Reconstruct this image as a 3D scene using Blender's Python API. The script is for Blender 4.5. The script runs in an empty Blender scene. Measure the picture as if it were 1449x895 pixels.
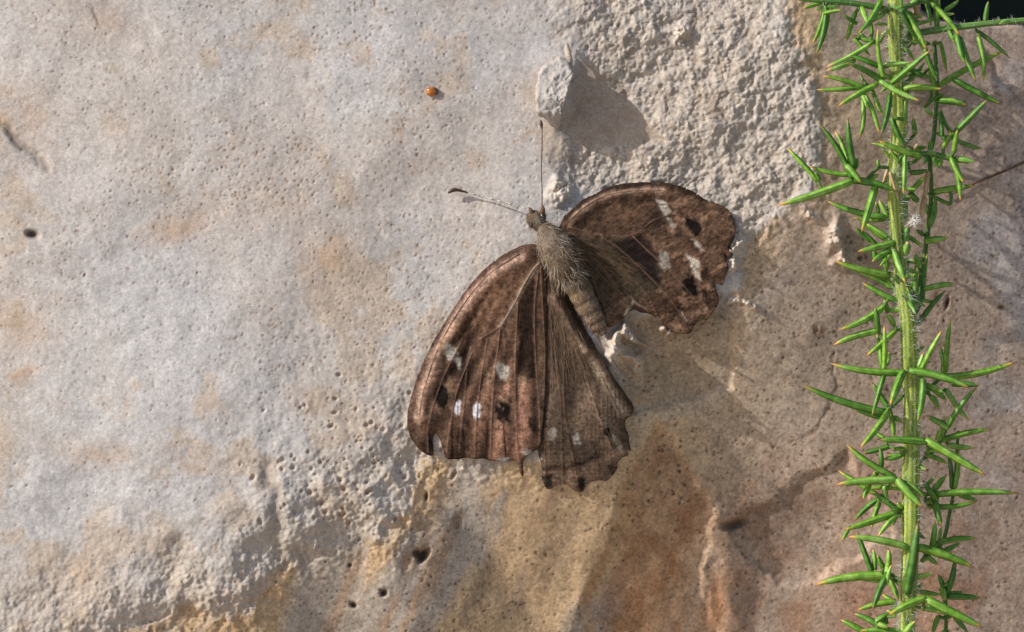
import bpy, math, random
import numpy as np
from mathutils import Matrix, Vector

# ------------------------------------------------------------------ frame of reference (millimetres)
# local frame: x right, y up along the rock, z out of the rock towards the camera; 1 unit = 1 mm
K = 11.5            # photograph pixels per millimetre on the z = 0 plane
D = 350.0           # camera distance in mm
U0, V0 = 724.5, 447.5
PITCH = math.radians(20)
S_, C_ = math.sin(PITCH), math.cos(PITCH)
ROT = Matrix(((1, 0, 0), (0, S_, -C_), (0, C_, S_)))      # columns: local axes in world
MM = 0.001

def P(u, v, h=0.0):
    f = 1 - h / D
    return np.array([(u - U0) / K * f, -(v - V0) / K * f, h])

def world_matrix(base=(0, 0, 0)):
    b = ROT @ Vector(base) * MM
    return Matrix.Translation(b) @ ROT.to_4x4() @ Matrix.Scale(MM, 4)

scene = bpy.context.scene
col = scene.collection

# ------------------------------------------------------------------ camera
cam_d = bpy.data.cameras.new('camera')
cam = bpy.data.objects.new('camera', cam_d); col.objects.link(cam)
cam_d.sensor_width = 36.0
cam_d.lens = 36.0 * D / (1449 / K)
cam.matrix_world = Matrix.Translation(ROT @ Vector((0, 0, D)) * MM) @ ROT.to_4x4()
cam_d.clip_start = 0.005; cam_d.clip_end = 100
cam_d.dof.use_dof = True
cam_d.dof.focus_distance = (D - 0.5) * MM
cam_d.dof.aperture_fstop = 50
scene.camera = cam

# ------------------------------------------------------------------ sky, sun, exposure
SUN_E, SUN_A = math.radians(24), math.radians(30)         # over the rock plane / above the image horizontal
sl = Vector((-math.cos(SUN_E) * math.cos(SUN_A), math.cos(SUN_E) * math.sin(SUN_A), math.sin(SUN_E)))
sw = (ROT @ sl).normalized()
world = bpy.data.worlds.new('World'); scene.world = world; world.use_nodes = True
nt = world.node_tree
sky = nt.nodes.new('ShaderNodeTexSky'); sky.sky_type = 'NISHITA'; sky.sun_disc = False; sky.dust_density = 2.5
sky.sun_elevation = math.asin(sw.z); sky.sun_rotation = math.atan2(sw.x, sw.y)
nt.links.new(sky.outputs[0], nt.nodes['Background'].inputs[0])
nt.nodes['Background'].inputs[1].default_value = 0.12
sun_d = bpy.data.lights.new('sun', 'SUN'); sun = bpy.data.objects.new('sun', sun_d); col.objects.link(sun)
sun_d.energy = 3.45; sun_d.angle = math.radians(0.5); sun_d.color = (1.0, 0.97, 0.925)
sun.rotation_euler = sw.to_track_quat('Z', 'Y').to_euler()
scene.view_settings.view_transform = 'Standard'; scene.view_settings.look = 'None'
scene.view_settings.exposure = 0.0; scene.view_settings.gamma = 1.0
scene.view_settings.use_curve_mapping = False

# ------------------------------------------------------------------ numpy helpers
def lin(r, g, b):
    a = np.array([r, g, b], float) / 255
    return np.where(a < 0.04045, a / 12.92, ((a + 0.055) / 1.055) ** 2.4)

def sstep(x, a, b):
    t = np.clip((x - a) / (b - a), 0, 1)
    return t * t * (3 - 2 * t)

def vnoise(u, v, s, seed):
    """value noise in 0..1 with lattice pitch s"""
    r = np.random.RandomState(seed)
    n = 257
    lat = r.rand(n, n)
    x = u / s + 1000.37; y = v / s + 1000.71
    xi = np.floor(x).astype(int); yi = np.floor(y).astype(int)
    fx = x - xi; fy = y - yi
    fx = fx * fx * fx * (fx * (fx * 6 - 15) + 10); fy = fy * fy * fy * (fy * (fy * 6 - 15) + 10)
    a = lat[yi % n, xi % n]; b = lat[yi % n, (xi + 1) % n]
    c = lat[(yi + 1) % n, xi % n]; d = lat[(yi + 1) % n, (xi + 1) % n]
    return (a * (1 - fx) + b * fx) * (1 - fy) + (c * (1 - fx) + d * fx) * fy

def fbm(u, v, s, seed, octs=4, gain=0.5):
    """-1..1-ish, rotated octaves"""
    out = 0; amp = 1; tot = 0
    for i in range(octs):
        a = 0.6 + i * 1.1
        uu = u * math.cos(a) - v * math.sin(a); vv = u * math.sin(a) + v * math.cos(a)
        out = out + amp * (vnoise(uu, vv, s / 2 ** i, seed + i * 17) * 2 - 1)
        tot += amp; amp *= gain
    return out / tot * 1.5

def worley(u, v, s, seed):
    """F1 distance and cell value, in units of s"""
    r = np.random.RandomState(seed); n = 211
    jx = r.rand(n, n); jy = r.rand(n, n); val = r.rand(n, n)
    x = u / s + 500; y = v / s + 500
    xi = np.floor(x).astype(int); yi = np.floor(y).astype(int)
    best = np.full(u.shape, 9.0); second = np.full(u.shape, 9.0); bv = np.zeros(u.shape)
    for dy in (-1, 0, 1):
        for dx in (-1, 0, 1):
            cx = xi + dx; cy = yi + dy
            d = (cx + jx[cy % n, cx % n] - x) ** 2 + (cy + jy[cy % n, cx % n] - y) ** 2
            m = d < best
            second = np.where(m, best, np.minimum(second, d))
            bv = np.where(m, val[cy % n, cx % n], bv); best = np.where(m, d, best)
    return np.sqrt(best), np.sqrt(second), bv

def poly_dist(u, v, pts, closed=False):
    """unsigned distance to a polyline"""
    out = np.full(u.shape, 1e9)
    n = len(pts)
    for i in range(n if closed else n - 1):
        ax, ay = pts[i]; bx, by = pts[(i + 1) % n]
        dx, dy = bx - ax, by - ay
        t = np.clip(((u - ax) * dx + (v - ay) * dy) / (dx * dx + dy * dy + 1e-9), 0, 1)
        out = np.minimum(out, (u - ax - t * dx) ** 2 + (v - ay - t * dy) ** 2)
    return np.sqrt(out)

def inside(u, v, pts):
    w = np.zeros(u.shape, bool); n = len(pts)
    for i in range(n):
        ax, ay = pts[i]; bx, by = pts[(i + 1) % n]
        if ay == by: continue
        c = ((ay > v) != (by > v)) & (u < (bx - ax) * (v - ay) / (by - ay) + ax)
        w ^= c
    return w

def poly_sd(u, v, pts):
    d = poly_dist(u, v, pts, True)
    return np.where(inside(u, v, pts), -d, d)

def pmask(u, v, pts, soft=8):
    return 1 - sstep(poly_sd(u, v, pts), -soft, soft)

def blob(u, v, cx, cy, rx, ry, ang=0.0, p=2.0):
    a = math.radians(ang)
    x = (u - cx) * math.cos(a) + (v - cy) * math.sin(a); y = -(u - cx) * math.sin(a) + (v - cy) * math.cos(a)
    return np.exp(-((x / rx) ** 2 + (y / ry) ** 2) ** (p / 2))

def mix(c, c2, m):
    return c * (1 - m[..., None]) + np.asarray(c2) * m[..., None]

# ------------------------------------------------------------------ object helpers
def new_mesh(name, verts, faces, mat, smooth=True):
    me = bpy.data.meshes.new(name)
    me.from_pydata([tuple(map(float, p)) for p in verts], [], [tuple(map(int, f)) for f in faces])
    if smooth: me.polygons.foreach_set('use_smooth', [True] * len(me.polygons))
    if mat: me.materials.append(mat)
    me.update()
    return me

def grid_mesh(name, verts, quads, mat):
    me = bpy.data.meshes.new(name)
    nv, nf = len(verts), len(quads)
    me.vertices.add(nv); me.vertices.foreach_set('co', np.asarray(verts, np.float32).ravel())
    me.loops.add(nf * 4); me.loops.foreach_set('vertex_index', np.asarray(quads, np.int32).ravel())
    me.polygons.add(nf)
    me.polygons.foreach_set('loop_start', np.arange(0, nf * 4, 4, dtype=np.int32))
    me.polygons.foreach_set('use_smooth', np.ones(nf, bool))
    me.update(calc_edges=True); me.validate()
    if mat: me.materials.append(mat)
    return me

def set_col(me, rgb, name='Col'):
    a = me.color_attributes.new(name, 'FLOAT_COLOR', 'POINT')
    c = np.ones((len(me.vertices), 4), np.float32); c[:, :3] = rgb
    a.data.foreach_set('color', c.ravel())

def set_float(me, vals, name):
    a = me.attributes.new(name, 'FLOAT', 'POINT')
    a.data.foreach_set('value', np.asarray(vals, np.float32))

def top(name, me, label, cat=None, base=(0, 0, 0), group=None, kind=None):
    o = bpy.data.objects.new(name, me); col.objects.link(o)
    o.matrix_world = world_matrix(base)
    if label: o['label'] = label
    if cat: o['category'] = cat
    if group: o['group'] = group
    if kind: o['kind'] = kind
    return o

def part(name, me, parent, label=None, kind=None):
    o = bpy.data.objects.new(name, me); col.objects.link(o)
    o.parent = parent
    if label: o['label'] = label
    if kind: o['kind'] = kind
    return o

def tube(points, radii, n=8, cap=True, ridge=0.0, twist=0.0, flat=1.0):
    """swept tube; returns verts, faces, t along length"""
    pts = np.asarray(points, float); m = len(pts)
    tan = np.gradient(pts, axis=0); tan /= np.linalg.norm(tan, axis=1)[:, None] + 1e-12
    ref = np.array([0.0, 0.0, 1.0])
    if abs(tan[0] @ ref) > 0.9: ref = np.array([1.0, 0, 0])
    verts = []; T = []
    b = np.cross(tan[0], ref); b /= np.linalg.norm(b)
    for i in range(m):
        b = b - tan[i] * (b @ tan[i]); b /= np.linalg.norm(b) + 1e-12
        c = np.cross(tan[i], b)
        for k in range(n):
            a = 2 * math.pi * k / n + twist * i
            r = radii[i] * (1 - ridge * (k % 2))
            verts.append(pts[i] + r * (math.cos(a) * b + flat * math.sin(a) * c)); T.append(i / (m - 1))
    faces = [(i * n + k, i * n + (k + 1) % n, (i + 1) * n + (k + 1) % n, (i + 1) * n + k)
             for i in range(m - 1) for k in range(n)]
    if cap:
        faces.append(tuple(range(n))[::-1]); faces.append(tuple((m - 1) * n + k for k in range(n)))
    return np.array(verts), faces, np.array(T)

def smooth_path(pts, n):
    """Catmull-Rom through the points"""
    p = np.asarray(pts, float); p = np.vstack([2 * p[0] - p[1], p, 2 * p[-1] - p[-2]])
    out = []
    m = len(p) - 3
    for j in range(n):
        s = j / (n - 1) * m; i = min(int(s), m - 1); t = s - i
        a, b, c, d = p[i:i + 4]
        out.append(0.5 * (2 * b + (c - a) * t + (2 * a - 5 * b + 4 * c - d) * t * t + (3 * b - a - 3 * c + d) * t ** 3))
    return np.array(out)

def hairs_mesh(name, roots, dirs, length, rad, mat, rng, bend=0.3, colors=None):
    """many thin tapered three-sided strands in one mesh"""
    V = []; F = []; Cc = []
    for i, (r, d) in enumerate(zip(roots, dirs)):
        L = length[i] if hasattr(length, '__len__') else length
        d = np.asarray(d, float); d = d / (np.linalg.norm(d) + 1e-9)
        s = np.cross(d, [0.3, 0.2, 0.9]); s /= np.linalg.norm(s) + 1e-9
        w = np.cross(d, s); q = rng.normal(0, bend, 3)
        b0 = len(V)
        for k, (t, rr) in enumerate(((0, 1.0), (0.5, 0.8), (1.0, 0.15))):
            c = r + d * L * t + q * L * t * t * 0.5
            for a in (0, 2.094, 4.189):
                V.append(c + rad * rr * (math.cos(a) * s + math.sin(a) * w))
                if colors is not None: Cc.append(colors[i])
        for k in range(2):
            for a in range(3):
                F.append((b0 + k * 3 + a, b0 + k * 3 + (a + 1) % 3, b0 + k * 3 + 3 + (a + 1) % 3, b0 + k * 3 + 3 + a))
    me = grid_mesh(name, np.array(V), np.array(F), mat)
    if colors is not None: set_col(me, np.array(Cc))
    return me

# ------------------------------------------------------------------ materials
def material(name, rough=0.7, spec=0.3):
    m = bpy.data.materials.new(name); m.use_nodes = True
    b = m.node_tree.nodes['Principled BSDF']
    b.inputs['Roughness'].default_value = rough
    b.inputs['Specular IOR Level'].default_value = spec
    return m, m.node_tree, b

def node_noise(t, scale, detail=4, rough=0.6):
    tc = t.nodes.new('ShaderNodeTexCoord'); n = t.nodes.new('ShaderNodeTexNoise')
    n.inputs['Scale'].default_value = scale; n.inputs['Detail'].default_value = detail
    n.inputs['Roughness'].default_value = rough
    t.links.new(tc.outputs['Object'], n.inputs['Vector'])
    return n

def node_ramp(t, src, stops):
    r = t.nodes.new('ShaderNodeValToRGB')
    e = r.color_ramp.elements
    while len(e) < len(stops): e.new(0.5)
    for x, (p, c) in zip(e, stops):
        x.position = p; x.color = (*c, 1)
    t.links.new(src, r.inputs[0])
    return r

def node_mul(t, a, b, fac=1.0, mode='MULTIPLY'):
    m = t.nodes.new('ShaderNodeMix'); m.data_type = 'RGBA'; m.blend_type = mode
    m.inputs[0].default_value = fac
    t.links.new(a, m.inputs[6]); t.links.new(b, m.inputs[7])
    return m.outputs[2]

def attr_material(name, rough, spec, nscale, lo, hi, attr='Col', bump=0.0, bscale=None):
    """colour attribute times fine procedural mottling, with an optional fine bump"""
    m, t, b = material(name, rough, spec)
    a = t.nodes.new('ShaderNodeAttribute'); a.attribute_name = attr
    n = node_noise(t, nscale, 5, 0.7)
    r = node_ramp(t, n.outputs[0], [(0.36, (lo,) * 3), (0.64, (hi,) * 3)])
    t.links.new(node_mul(t, a.outputs['Color'], r.outputs[0]), b.inputs['Base Color'])
    if bump:
        n2 = node_noise(t, bscale or nscale, 4, 0.6)
        bp = t.nodes.new('ShaderNodeBump'); bp.inputs['Strength'].default_value = 0.6
        bp.inputs['Distance'].default_value = bump * MM
        t.links.new(n2.outputs[0], bp.inputs['Height']); t.links.new(bp.outputs[0], b.inputs['Normal'])
    return m, t, b

M = {}
M['rock'], _, _ = attr_material('rock_material', 0.75, 0.25, 3.6, 0.83, 1.16, bump=0.05, bscale=4.5)
M['wing'], wt, wb = attr_material('wing_scales_material', 0.75, 0.06, 4.2, 0.60, 1.42, bump=0.06, bscale=4.5)
M['hair'], _, _ = attr_material('hair_material', 0.5, 0.3, 3.0, 0.8, 1.2)
M['body'], _, _ = attr_material('butterfly_body_material', 0.75, 0.2, 5.0, 0.55, 1.4, bump=0.06, bscale=6.0)

def plain(name, stops, nscale, rough, spec, bump=0.0):
    m, t, b = material(name, rough, spec)
    n = node_noise(t, nscale, 5, 0.65)
    r = node_ramp(t, n.outputs[0], stops)
    t.links.new(r.outputs[0], b.inputs['Base Color'])
    if bump:
        bp = t.nodes.new('ShaderNodeBump'); bp.inputs['Strength'].default_value = 0.7
        bp.inputs['Distance'].default_value = bump * MM
        t.links.new(n.outputs[0], bp.inputs['Height']); t.links.new(bp.outputs[0], b.inputs['Normal'])
    return m

M['soil'] = plain('soil_material', [(0.3, (0.30, 0.22, 0.15)), (0.7, (0.48, 0.38, 0.28))], 0.2, 0.9, 0.2)
M['antenna'] = plain('antenna_material', [(0.42, (0.10, 0.07, 0.05)), (0.58, (0.75, 0.72, 0.66))], 2.2, 0.5, 0.4)
M['dark_antenna'] = plain('dark_antenna_material', [(0.3, (0.05, 0.032, 0.025)), (0.7, (0.16, 0.12, 0.10))], 1.5, 0.5, 0.4)
M['club'] = plain('antenna_club_material', [(0.3, (0.03, 0.018, 0.012)), (0.7, (0.09, 0.05, 0.03))], 3, 0.4, 0.5)
M['eye'] = plain('eye_material', [(0.3, (0.018, 0.012, 0.010)), (0.7, (0.05, 0.03, 0.02))], 6, 0.25, 0.6)
M['straw'] = plain('straw_material', [(0.3, (0.42, 0.26, 0.13)), (0.7, (0.68, 0.50, 0.30))], 1.2, 0.6, 0.3)
M['stalk'] = plain('dry_stalk_material', [(0.3, (0.09, 0.045, 0.028)), (0.7, (0.20, 0.11, 0.06))], 1.2, 0.7, 0.2)
M['fluff'] = plain('fluff_material', [(0.3, (0.70, 0.66, 0.58)), (0.7, (0.86, 0.84, 0.80))], 2, 0.8, 0.1)
M['seed'] = plain('seed_material', [(0.3, (0.30, 0.075, 0.010)), (0.7, (0.58, 0.25, 0.035))], 2.2, 0.12, 0.7)
M['seed_cap'] = plain('seed_cap_material', [(0.3, (0.05, 0.02, 0.012)), (0.7, (0.14, 0.06, 0.03))], 3, 0.5, 0.4)

# spine: green along its length, yellow then brown towards the thorn tip
m, t, b = material('spine_material', 0.36, 0.5)
at = t.nodes.new('ShaderNodeAttribute'); at.attribute_name = 'along'
n1 = node_noise(t, 0.9, 4)
r1 = node_ramp(t, n1.outputs[0], [(0.3, (0.075, 0.20, 0.020)), (0.5, (0.145, 0.34, 0.036)), (0.72, (0.27, 0.47, 0.11))])
r2 = node_ramp(t, at.outputs['Fac'], [(0.0, (0.0,) * 3), (0.80, (0.0,) * 3), (0.90, (0.75,) * 3), (1.0, (1.0,) * 3)])
r3 = node_ramp(t, at.outputs['Fac'], [(0.80, (0.36, 0.42, 0.05)), (0.91, (0.55, 0.38, 0.08)), (0.96, (0.46, 0.20, 0.07)), (1.0, (0.34, 0.16, 0.09))])
mx = t.nodes.new('ShaderNodeMix'); mx.data_type = 'RGBA'
t.links.new(r2.outputs[0], mx.inputs[0]); t.links.new(r1.outputs[0], mx.inputs[6]); t.links.new(r3.outputs[0], mx.inputs[7])
n3 = node_noise(t, 9, 4, 0.7); r4 = node_ramp(t, n3.outputs[0], [(0.3, (0.72,) * 3), (0.7, (1.25,) * 3)])
gv_ = t.nodes.new('ShaderNodeAttribute'); gv_.attribute_name = 'groove'
r6 = node_ramp(t, gv_.outputs['Fac'], [(0.0, (0.92, 0.95, 0.85)), (1.0, (1.75, 1.5, 2.0))])
oi = t.nodes.new('ShaderNodeObjectInfo')
r5 = node_ramp(t, oi.outputs['Random'], [(0.0, (0.42, 0.52, 0.50)), (0.30, (0.80, 0.88, 0.80)), (0.65, (1.25, 1.10, 0.85)), (1.0, (1.55, 1.35, 1.9))])  # random tint per spine, shaded darks and whitish sheen painted in
t.links.new(node_mul(t, node_mul(t, node_mul(t, mx.outputs[2], r4.outputs[0]), r5.outputs[0]), r6.outputs[0]), b.inputs['Base Color'])
bp = t.nodes.new('ShaderNodeBump'); bp.inputs['Distance'].default_value = 0.05 * MM; bp.inputs['Strength'].default_value = 0.7
t.links.new(n3.outputs[0], bp.inputs['Height']); t.links.new(bp.outputs[0], b.inputs['Normal'])
M['spine'] = m
M['stem'], _, _ = attr_material('stem_material', 0.5, 0.35, 6.0, 0.7, 1.25, bump=0.05, bscale=8.0)

# ================================================================== SETTING: rock face and ground
STEP = 1.6
def axis(lo, hi, far):
    a = list(np.arange(lo, hi, STEP)); s = STEP; x = a[-1]
    while x < hi + far: s = min(s * 1.05, 11); x += s; a.append(x)
    s = STEP; x = a[0]; pre = []
    while x > lo - far: s = min(s * 1.05, 11); x -= s; pre.append(x)
    return np.array(pre[::-1] + a)
ua = axis(-30, 1480, 620); va = axis(-30, 925, 640)
GU, GV = np.meshgrid(ua, va)

def box(a, r):
    for ax in (0, 1):
        p = np.pad(a, [(r + 1, r) if i == ax else (0, 0) for i in (0, 1)], mode='edge')
        c = np.cumsum(p, axis=ax)
        n = a.shape[ax]
        a = (np.take(c, np.arange(2 * r + 1, 2 * r + 1 + n), axis=ax) - np.take(c, np.arange(0, n), axis=ax)) / (2 * r + 1)
    return a

EDGE = [(-1600, 1150), (0, 935), (150, 900), (215, 880), (280, 850), (320, 872), (345, 860), (385, 800), (430, 775),
        (470, 768), (500, 745), (545, 772), (568, 720), (590, 655), (640, 645), (760, 640), (846, 612), (866, 565),
        (862, 500), (886, 452), (945, 436), (1035, 424), (1047, 352), (1105, 300), (1150, 255), (1158, 190), (1145, 110),
        (1118, 40), (1108, 0), (1095, -400), (1080, -1500)]
REG = EDGE + [(-1700, -1500)]

def edge_distance(U, V):
    d = poly_dist(U, V, EDGE)
    return np.where(inside(U, V, REG), -d, d)

d0 = edge_distance(GU, GV)
d0 = box(box(d0, 7), 7)
lower_left = 1 - sstep(GU + 0.35 * (GV - 640), 560, 720)         # 1 along the lower-left stretch of the edge
Wd = 40 + 80 * (1 - sstep(GU + 0.35 * (GV - 640), 380, 820))
jag = fbm(GU, GV, 26, 5, 3) * 9 + fbm(GU, GV, 7, 9, 2) * 4
d = d0 + jag * np.exp(-(d0 / 45) ** 2)
SMAX = 0.46 - 0.21 * sstep(GU - 0.30 * (GV - 450), 860, 1250)
Wt = Wd + 10
tt = np.clip((d + Wd) / Wt, 0, 1)
ramp = np.where(d < 10, (tt ** 3 - tt ** 4 / 2) * Wt, 0.5 * Wt + (d - 10))
H = -SMAX * ramp / K
H += -0.0007 * ((700 - np.minimum(GU, 700)) / K) ** 2
shade_face = sstep(d, -4, 14)
flat = 1 - shade_face

# slow undulation
H += fbm(GU, GV, 330, 21, 2) * 0.9 * (0.35 + 0.65 * flat) + fbm(GU, GV, 90, 31, 3) * 0.22

# ---- rough broken zone, upper right, a little lower than the smooth slab
ROUGH = [(775, -400), (1120, -400), (1112, 0), (1122, 40), (1150, 110), (1165, 190), (1158, 255), (1110, 305), (1058, 352),
         (1050, 400), (1000, 380), (960, 300), (830, 285), (792, 275), (786, 190), (815, 92), (800, 40), (772, 0)]
ju = GU + fbm(GU, GV, 40, 41, 3) * 10; jv = GV + fbm(GU, GV, 40, 42, 3) * 10
rough_sd = poly_sd(ju, jv, ROUGH)
rs_w = 6 + 50 * (1 - sstep(GV, 30, 110))
rough = 1 - sstep(rough_sd, -10 - rs_w, rs_w)
rough_soft = 1 - sstep(rough_sd, -70, 10)
RECESS = [(812, 88), (850, 120), (905, 165), (935, 196), (880, 212), (835, 212), (795, 195), (800, 150)]  # shallow recess outlined like the flake's cast shadow
rec = pmask(ju, jv, RECESS, 7)
H -= 0.75 * rough * (0.55 + 0.45 * rough_soft)
H -= 0.35 * rec
rough_n = rough * (1 - 0.88 * rec)
f1, f2, cv = worley(GU + fbm(GU, GV, 14, 51, 2) * 4, GV + fbm(GU, GV, 14, 52, 2) * 4, 7.0, 53)
g1, g2, gv = worley(GU + fbm(GU, GV, 30, 54, 2) * 9, GV + fbm(GU, GV, 30, 55, 2) * 9, 34, 56)
grain = (cv - 0.5) * 0.30 + np.clip(0.5 - f1, -0.4, 0.5) * 0.34
lump = (gv - 0.5) * 0.85 + (0.5 - g1) * 0.65
k1, k2, kv = worley(GU, GV, 4.6, 59)
H += rough_n * ((0.5 - k1) * 0.10 + (kv - 0.5) * 0.10 + lump * 0.34 + grain * 0.62 + fbm(GU, GV, 13, 57, 4) * 0.24 + fbm(GU, GV, 75, 58, 3) * 0.60)

# ---- grainy band towards the lower-left rim: fine sugar grain, growing towards the edge
band = sstep(d0 + fbm(GU, GV, 120, 61, 2) * 45, -210, -20) * lower_left * sstep(GU, -400, 300) * (1 - sstep(d, 2, 10))
band2 = sstep(d0 + fbm(GU, GV, 120, 61, 2) * 45, -330, -120) * lower_left * (1 - sstep(d, 2, 10))
e1, e2, ev = worley(GU, GV, 6.5, 63)
H += band * ((ev - 0.5) * 0.13 + (0.5 - e1) * 0.16 + fbm(GU, GV, 22, 64, 4) * 0.34 + fbm(GU, GV, 60, 65, 2) * 0.55)
H += band2 * fbm(GU, GV, 9, 66, 2) * 0.05

# ---- fine relief everywhere
H += flat * (1 - rough) * (fbm(GU, GV, 6.5, 71, 2) * 0.022 + fbm(GU, GV, 30, 72, 3) * 0.035)
H += shade_face * (fbm(GU, GV, 38, 73, 3) * 0.07 + fbm(GU, GV, 5, 74, 2) * 0.012)

# ---- shaded face: ledges, notches and ridges
def ledge(pts, depth, soft, seed, tilt=0):
    m = pmask(GU + fbm(GU, GV, 30, seed, 3) * 7, GV + fbm(GU, GV, 30, seed + 1, 3) * 7, pts, soft)
    return m * depth
H -= ledge([(885, 455), (1036, 415), (1036, 556), (960, 572), (888, 590)], 0.45, 4, 81)  # recess shaped to the butterfly's cast shadow
H -= ledge([(932, 603), (985, 680), (1015, 735), (990, 800), (1050, 1000), (770, 1000), (850, 800), (890, 690)], 0.55, 6, 83)
H -= ledge([(1022, 742), (1110, 700), (1200, 640), (1260, 760), (1130, 830), (1060, 790)], 0.7, 9, 85)
H += 0.6 * np.exp(-(poly_dist(ju, jv, [(1010, 725), (1030, 790), (1040, 900), (1045, 1000)]) / 16) ** 2)
H += 0.35 * np.exp(-(poly_dist(ju, jv, [(880, 640), (850, 740), (820, 860), (790, 960)]) / 18) ** 2)
H += 0.25 * np.exp(-(poly_dist(ju, jv, [(640, 720), (610, 820), (560, 940)]) / 20) ** 2)

# ---- crumbs that catch the sun beside the butterfly, and a crust patch on the shaded face
def crumb(cx, cy, rx, ry, ang, hh):
    m = blob(ju, jv, cx, cy, rx, ry, ang, 3.0)
    return m * (hh * (0.55 + 0.9 * vnoise(GU, GV, 9, 89)) + grain * 2.2)
crumb_m = np.zeros_like(H)
for c in [(880, 497, 11, 22, 10, 3.0), (899, 512, 8, 15, -20, 2.6), (884, 470, 7, 11, 0, 3.2), (897, 468, 5, 17, -25, 3.4), (939, 468, 6, 6, 25, 2.8),
          (950, 478, 7, 6, 30, 2.5), (1177, 330, 12, 22, 5, 2.2), (1185, 356, 8, 14, 0, 1.8),
          (1192, 372, 4, 8, 0, 1.0), (797, 272, 15, 17, 0, 0.9), (962, 52, 9, 10, 20, 0.7), (1036, 366, 10, 22, 20, 0.9),
          (1038, 432, 7, 4, 0, 0.7), (1060, 436, 16, 3, 5, 0.6), (1150, 300, 12, 8, 30, 0.7)]:
    H += crumb(*c); crumb_m = np.maximum(crumb_m, blob(ju, jv, *c[:5], 3.0))

# ---- pits
rng = np.random.RandomState(7)
pitm = np.zeros_like(H); holem = np.zeros_like(H)
def pit(u, v, r, depth, e=1.0, a=0.0, hole=False, rim=0.12):
    i0, i1 = np.searchsorted(va, (v - 3.2 * r, v + 3.2 * r)); j0, j1 = np.searchsorted(ua, (u - 3.2 * r, u + 3.2 * r))
    if i1 <= i0 or j1 <= j0: return
    uu = GU[i0:i1, j0:j1]; vv = GV[i0:i1, j0:j1]
    m = blob(uu, vv, u, v, r * e, r / e, a, 3.0)
    H[i0:i1, j0:j1] -= depth * m - rim * depth * blob(uu, vv, u, v, r * 1.7, r * 1.7)
    (holem if hole else pitm)[i0:i1, j0:j1] = np.maximum((holem if hole else pitm)[i0:i1, j0:j1], m)
dens = vnoise(GU, GV, 110, 91)
def at_grid(A, u, v):
    return A[np.clip(np.searchsorted(va, v), 0, len(va) - 1), np.clip(np.searchsorted(ua, u), 0, len(ua) - 1)]
n = 0
while n < 3800:                                            # pin-prick pits of the smooth slab
    u, v = rng.uniform(-60, 1000), rng.uniform(-60, 900)
    if at_grid(flat, u, v) < 0.8 or at_grid(rough, u, v) > 0.3: continue
    w = math.exp(-(((u - 480) / 330) ** 2 + ((v - 300) / 260) ** 2)) * 0.8 + 0.12
    if rng.rand() > w * (0.25 + 1.3 * at_grid(dens, u, v)): continue
    r = rng.uniform(1.0, 1.9) * (1.3 if rng.rand() < 0.10 else 1)
    pit(u, v, r, 0.05 + 0.09 * rng.rand(), rng.uniform(0.8, 1.3), rng.uniform(0, 180)); n += 1
n = 0
while n < 170:                                             # big pores of the grainy band
    u, v = rng.normal(500, 62), rng.normal(665, 52)
    if at_grid(flat, u, v) < 0.6: continue
    r = 1.3 + 2.6 * rng.rand() ** 2; pit(u, v, r, 0.13 * r, rng.uniform(0.8, 1.25), rng.uniform(0, 180), rim=0.25); n += 1
n = 0
while n < 2600:                                            # dark specks of the shaded face
    u, v = rng.uniform(250, 1480), rng.uniform(330, 930)
    if at_grid(shade_face, u, v) < 0.8: continue
    if rng.rand() > at_grid(dens, u, v) * 1.2: continue
    pit(u, v, 1.1 + 1.4 * rng.rand() ** 2, 0.03 + 0.06 * rng.rand(), rng.uniform(0.8, 1.3), rng.uniform(0, 180), hole=rng.rand() < 0.5); n += 1
for k in range(26):                                        # pores of the rusty hollow
    u, v = rng.normal(940, 26), rng.normal(675, 30); pit(u, v, rng.uniform(1.2, 3.0), 0.25, rng.uniform(0.7, 1.4), rng.uniform(0, 180), hole=rng.rand() < 0.6)
for a in [(599, 786, 8, 2.0, 0.75, 35, True), (590, 783, 6, 1.2, 1, 0, True), (543, 839, 5, 1.2, 1, 0, True), (500, 856, 4.5, 1.0, 1.2, 30, True),
          (46, 332, 7, 1.1, 1.3, 15, True), (603, 703, 4, 0.8, 0.6, 10, True), (642, 673, 4, 0.6, 0.7, 30, False), (1040, 742, 11, 1.2, 1.6, -20, True),
          (1340, 428, 5, 0.6, 0.6, 10, True), (1417, 435, 4, 0.5, 1.2, 0, True), (1155, 466, 4, 0.4, 0.8, 0, False), (1217, 366, 4, 0.5, 1, 0, True),
          (592, 745, 9, 0.25, 1, 0, False), (648, 738, 8, 0.25, 0.8, 0, False), (576, 795, 10, 0.3, 0.7, 20, False), (495, 800, 3, 0.6, 1, 0, True), (1180, 500, 2.2, 0.2, 0.7, 0, True)]:
    pit(*a)
def crack(pts, w, depth):
    m = np.exp(-(poly_dist(GU + fbm(GU, GV, 22, 95, 3) * 5, GV + fbm(GU, GV, 22, 96, 3) * 5, pts) / w) ** 2)
    global H
    H = H - depth * m
    return m
crk = crack([(-60, 140), (0, 170), (28, 200), (52, 222), (66, 240)], 6, 0.4) * (0.3 + 0.7 * vnoise(GU, GV, 9, 97))
crk = np.maximum(crk, crack([(1178, 505), (1184, 545), (1170, 590), (1140, 620)], 2.4, 0.1) * 0.6)
crk = np.maximum(crk, crack([(1386, 60), (1400, 95), (1430, 130), (1500, 190)], 6, 0.25) * 0.5)
crk = np.maximum(crk, crack([(378, 660), (388, 700), (392, 760), (400, 800)], 9, 0.4) * 0.4)
crk = np.maximum(crk, crack([(133, 12), (142, 30)], 3, 0.12) * 0.5)

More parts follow.
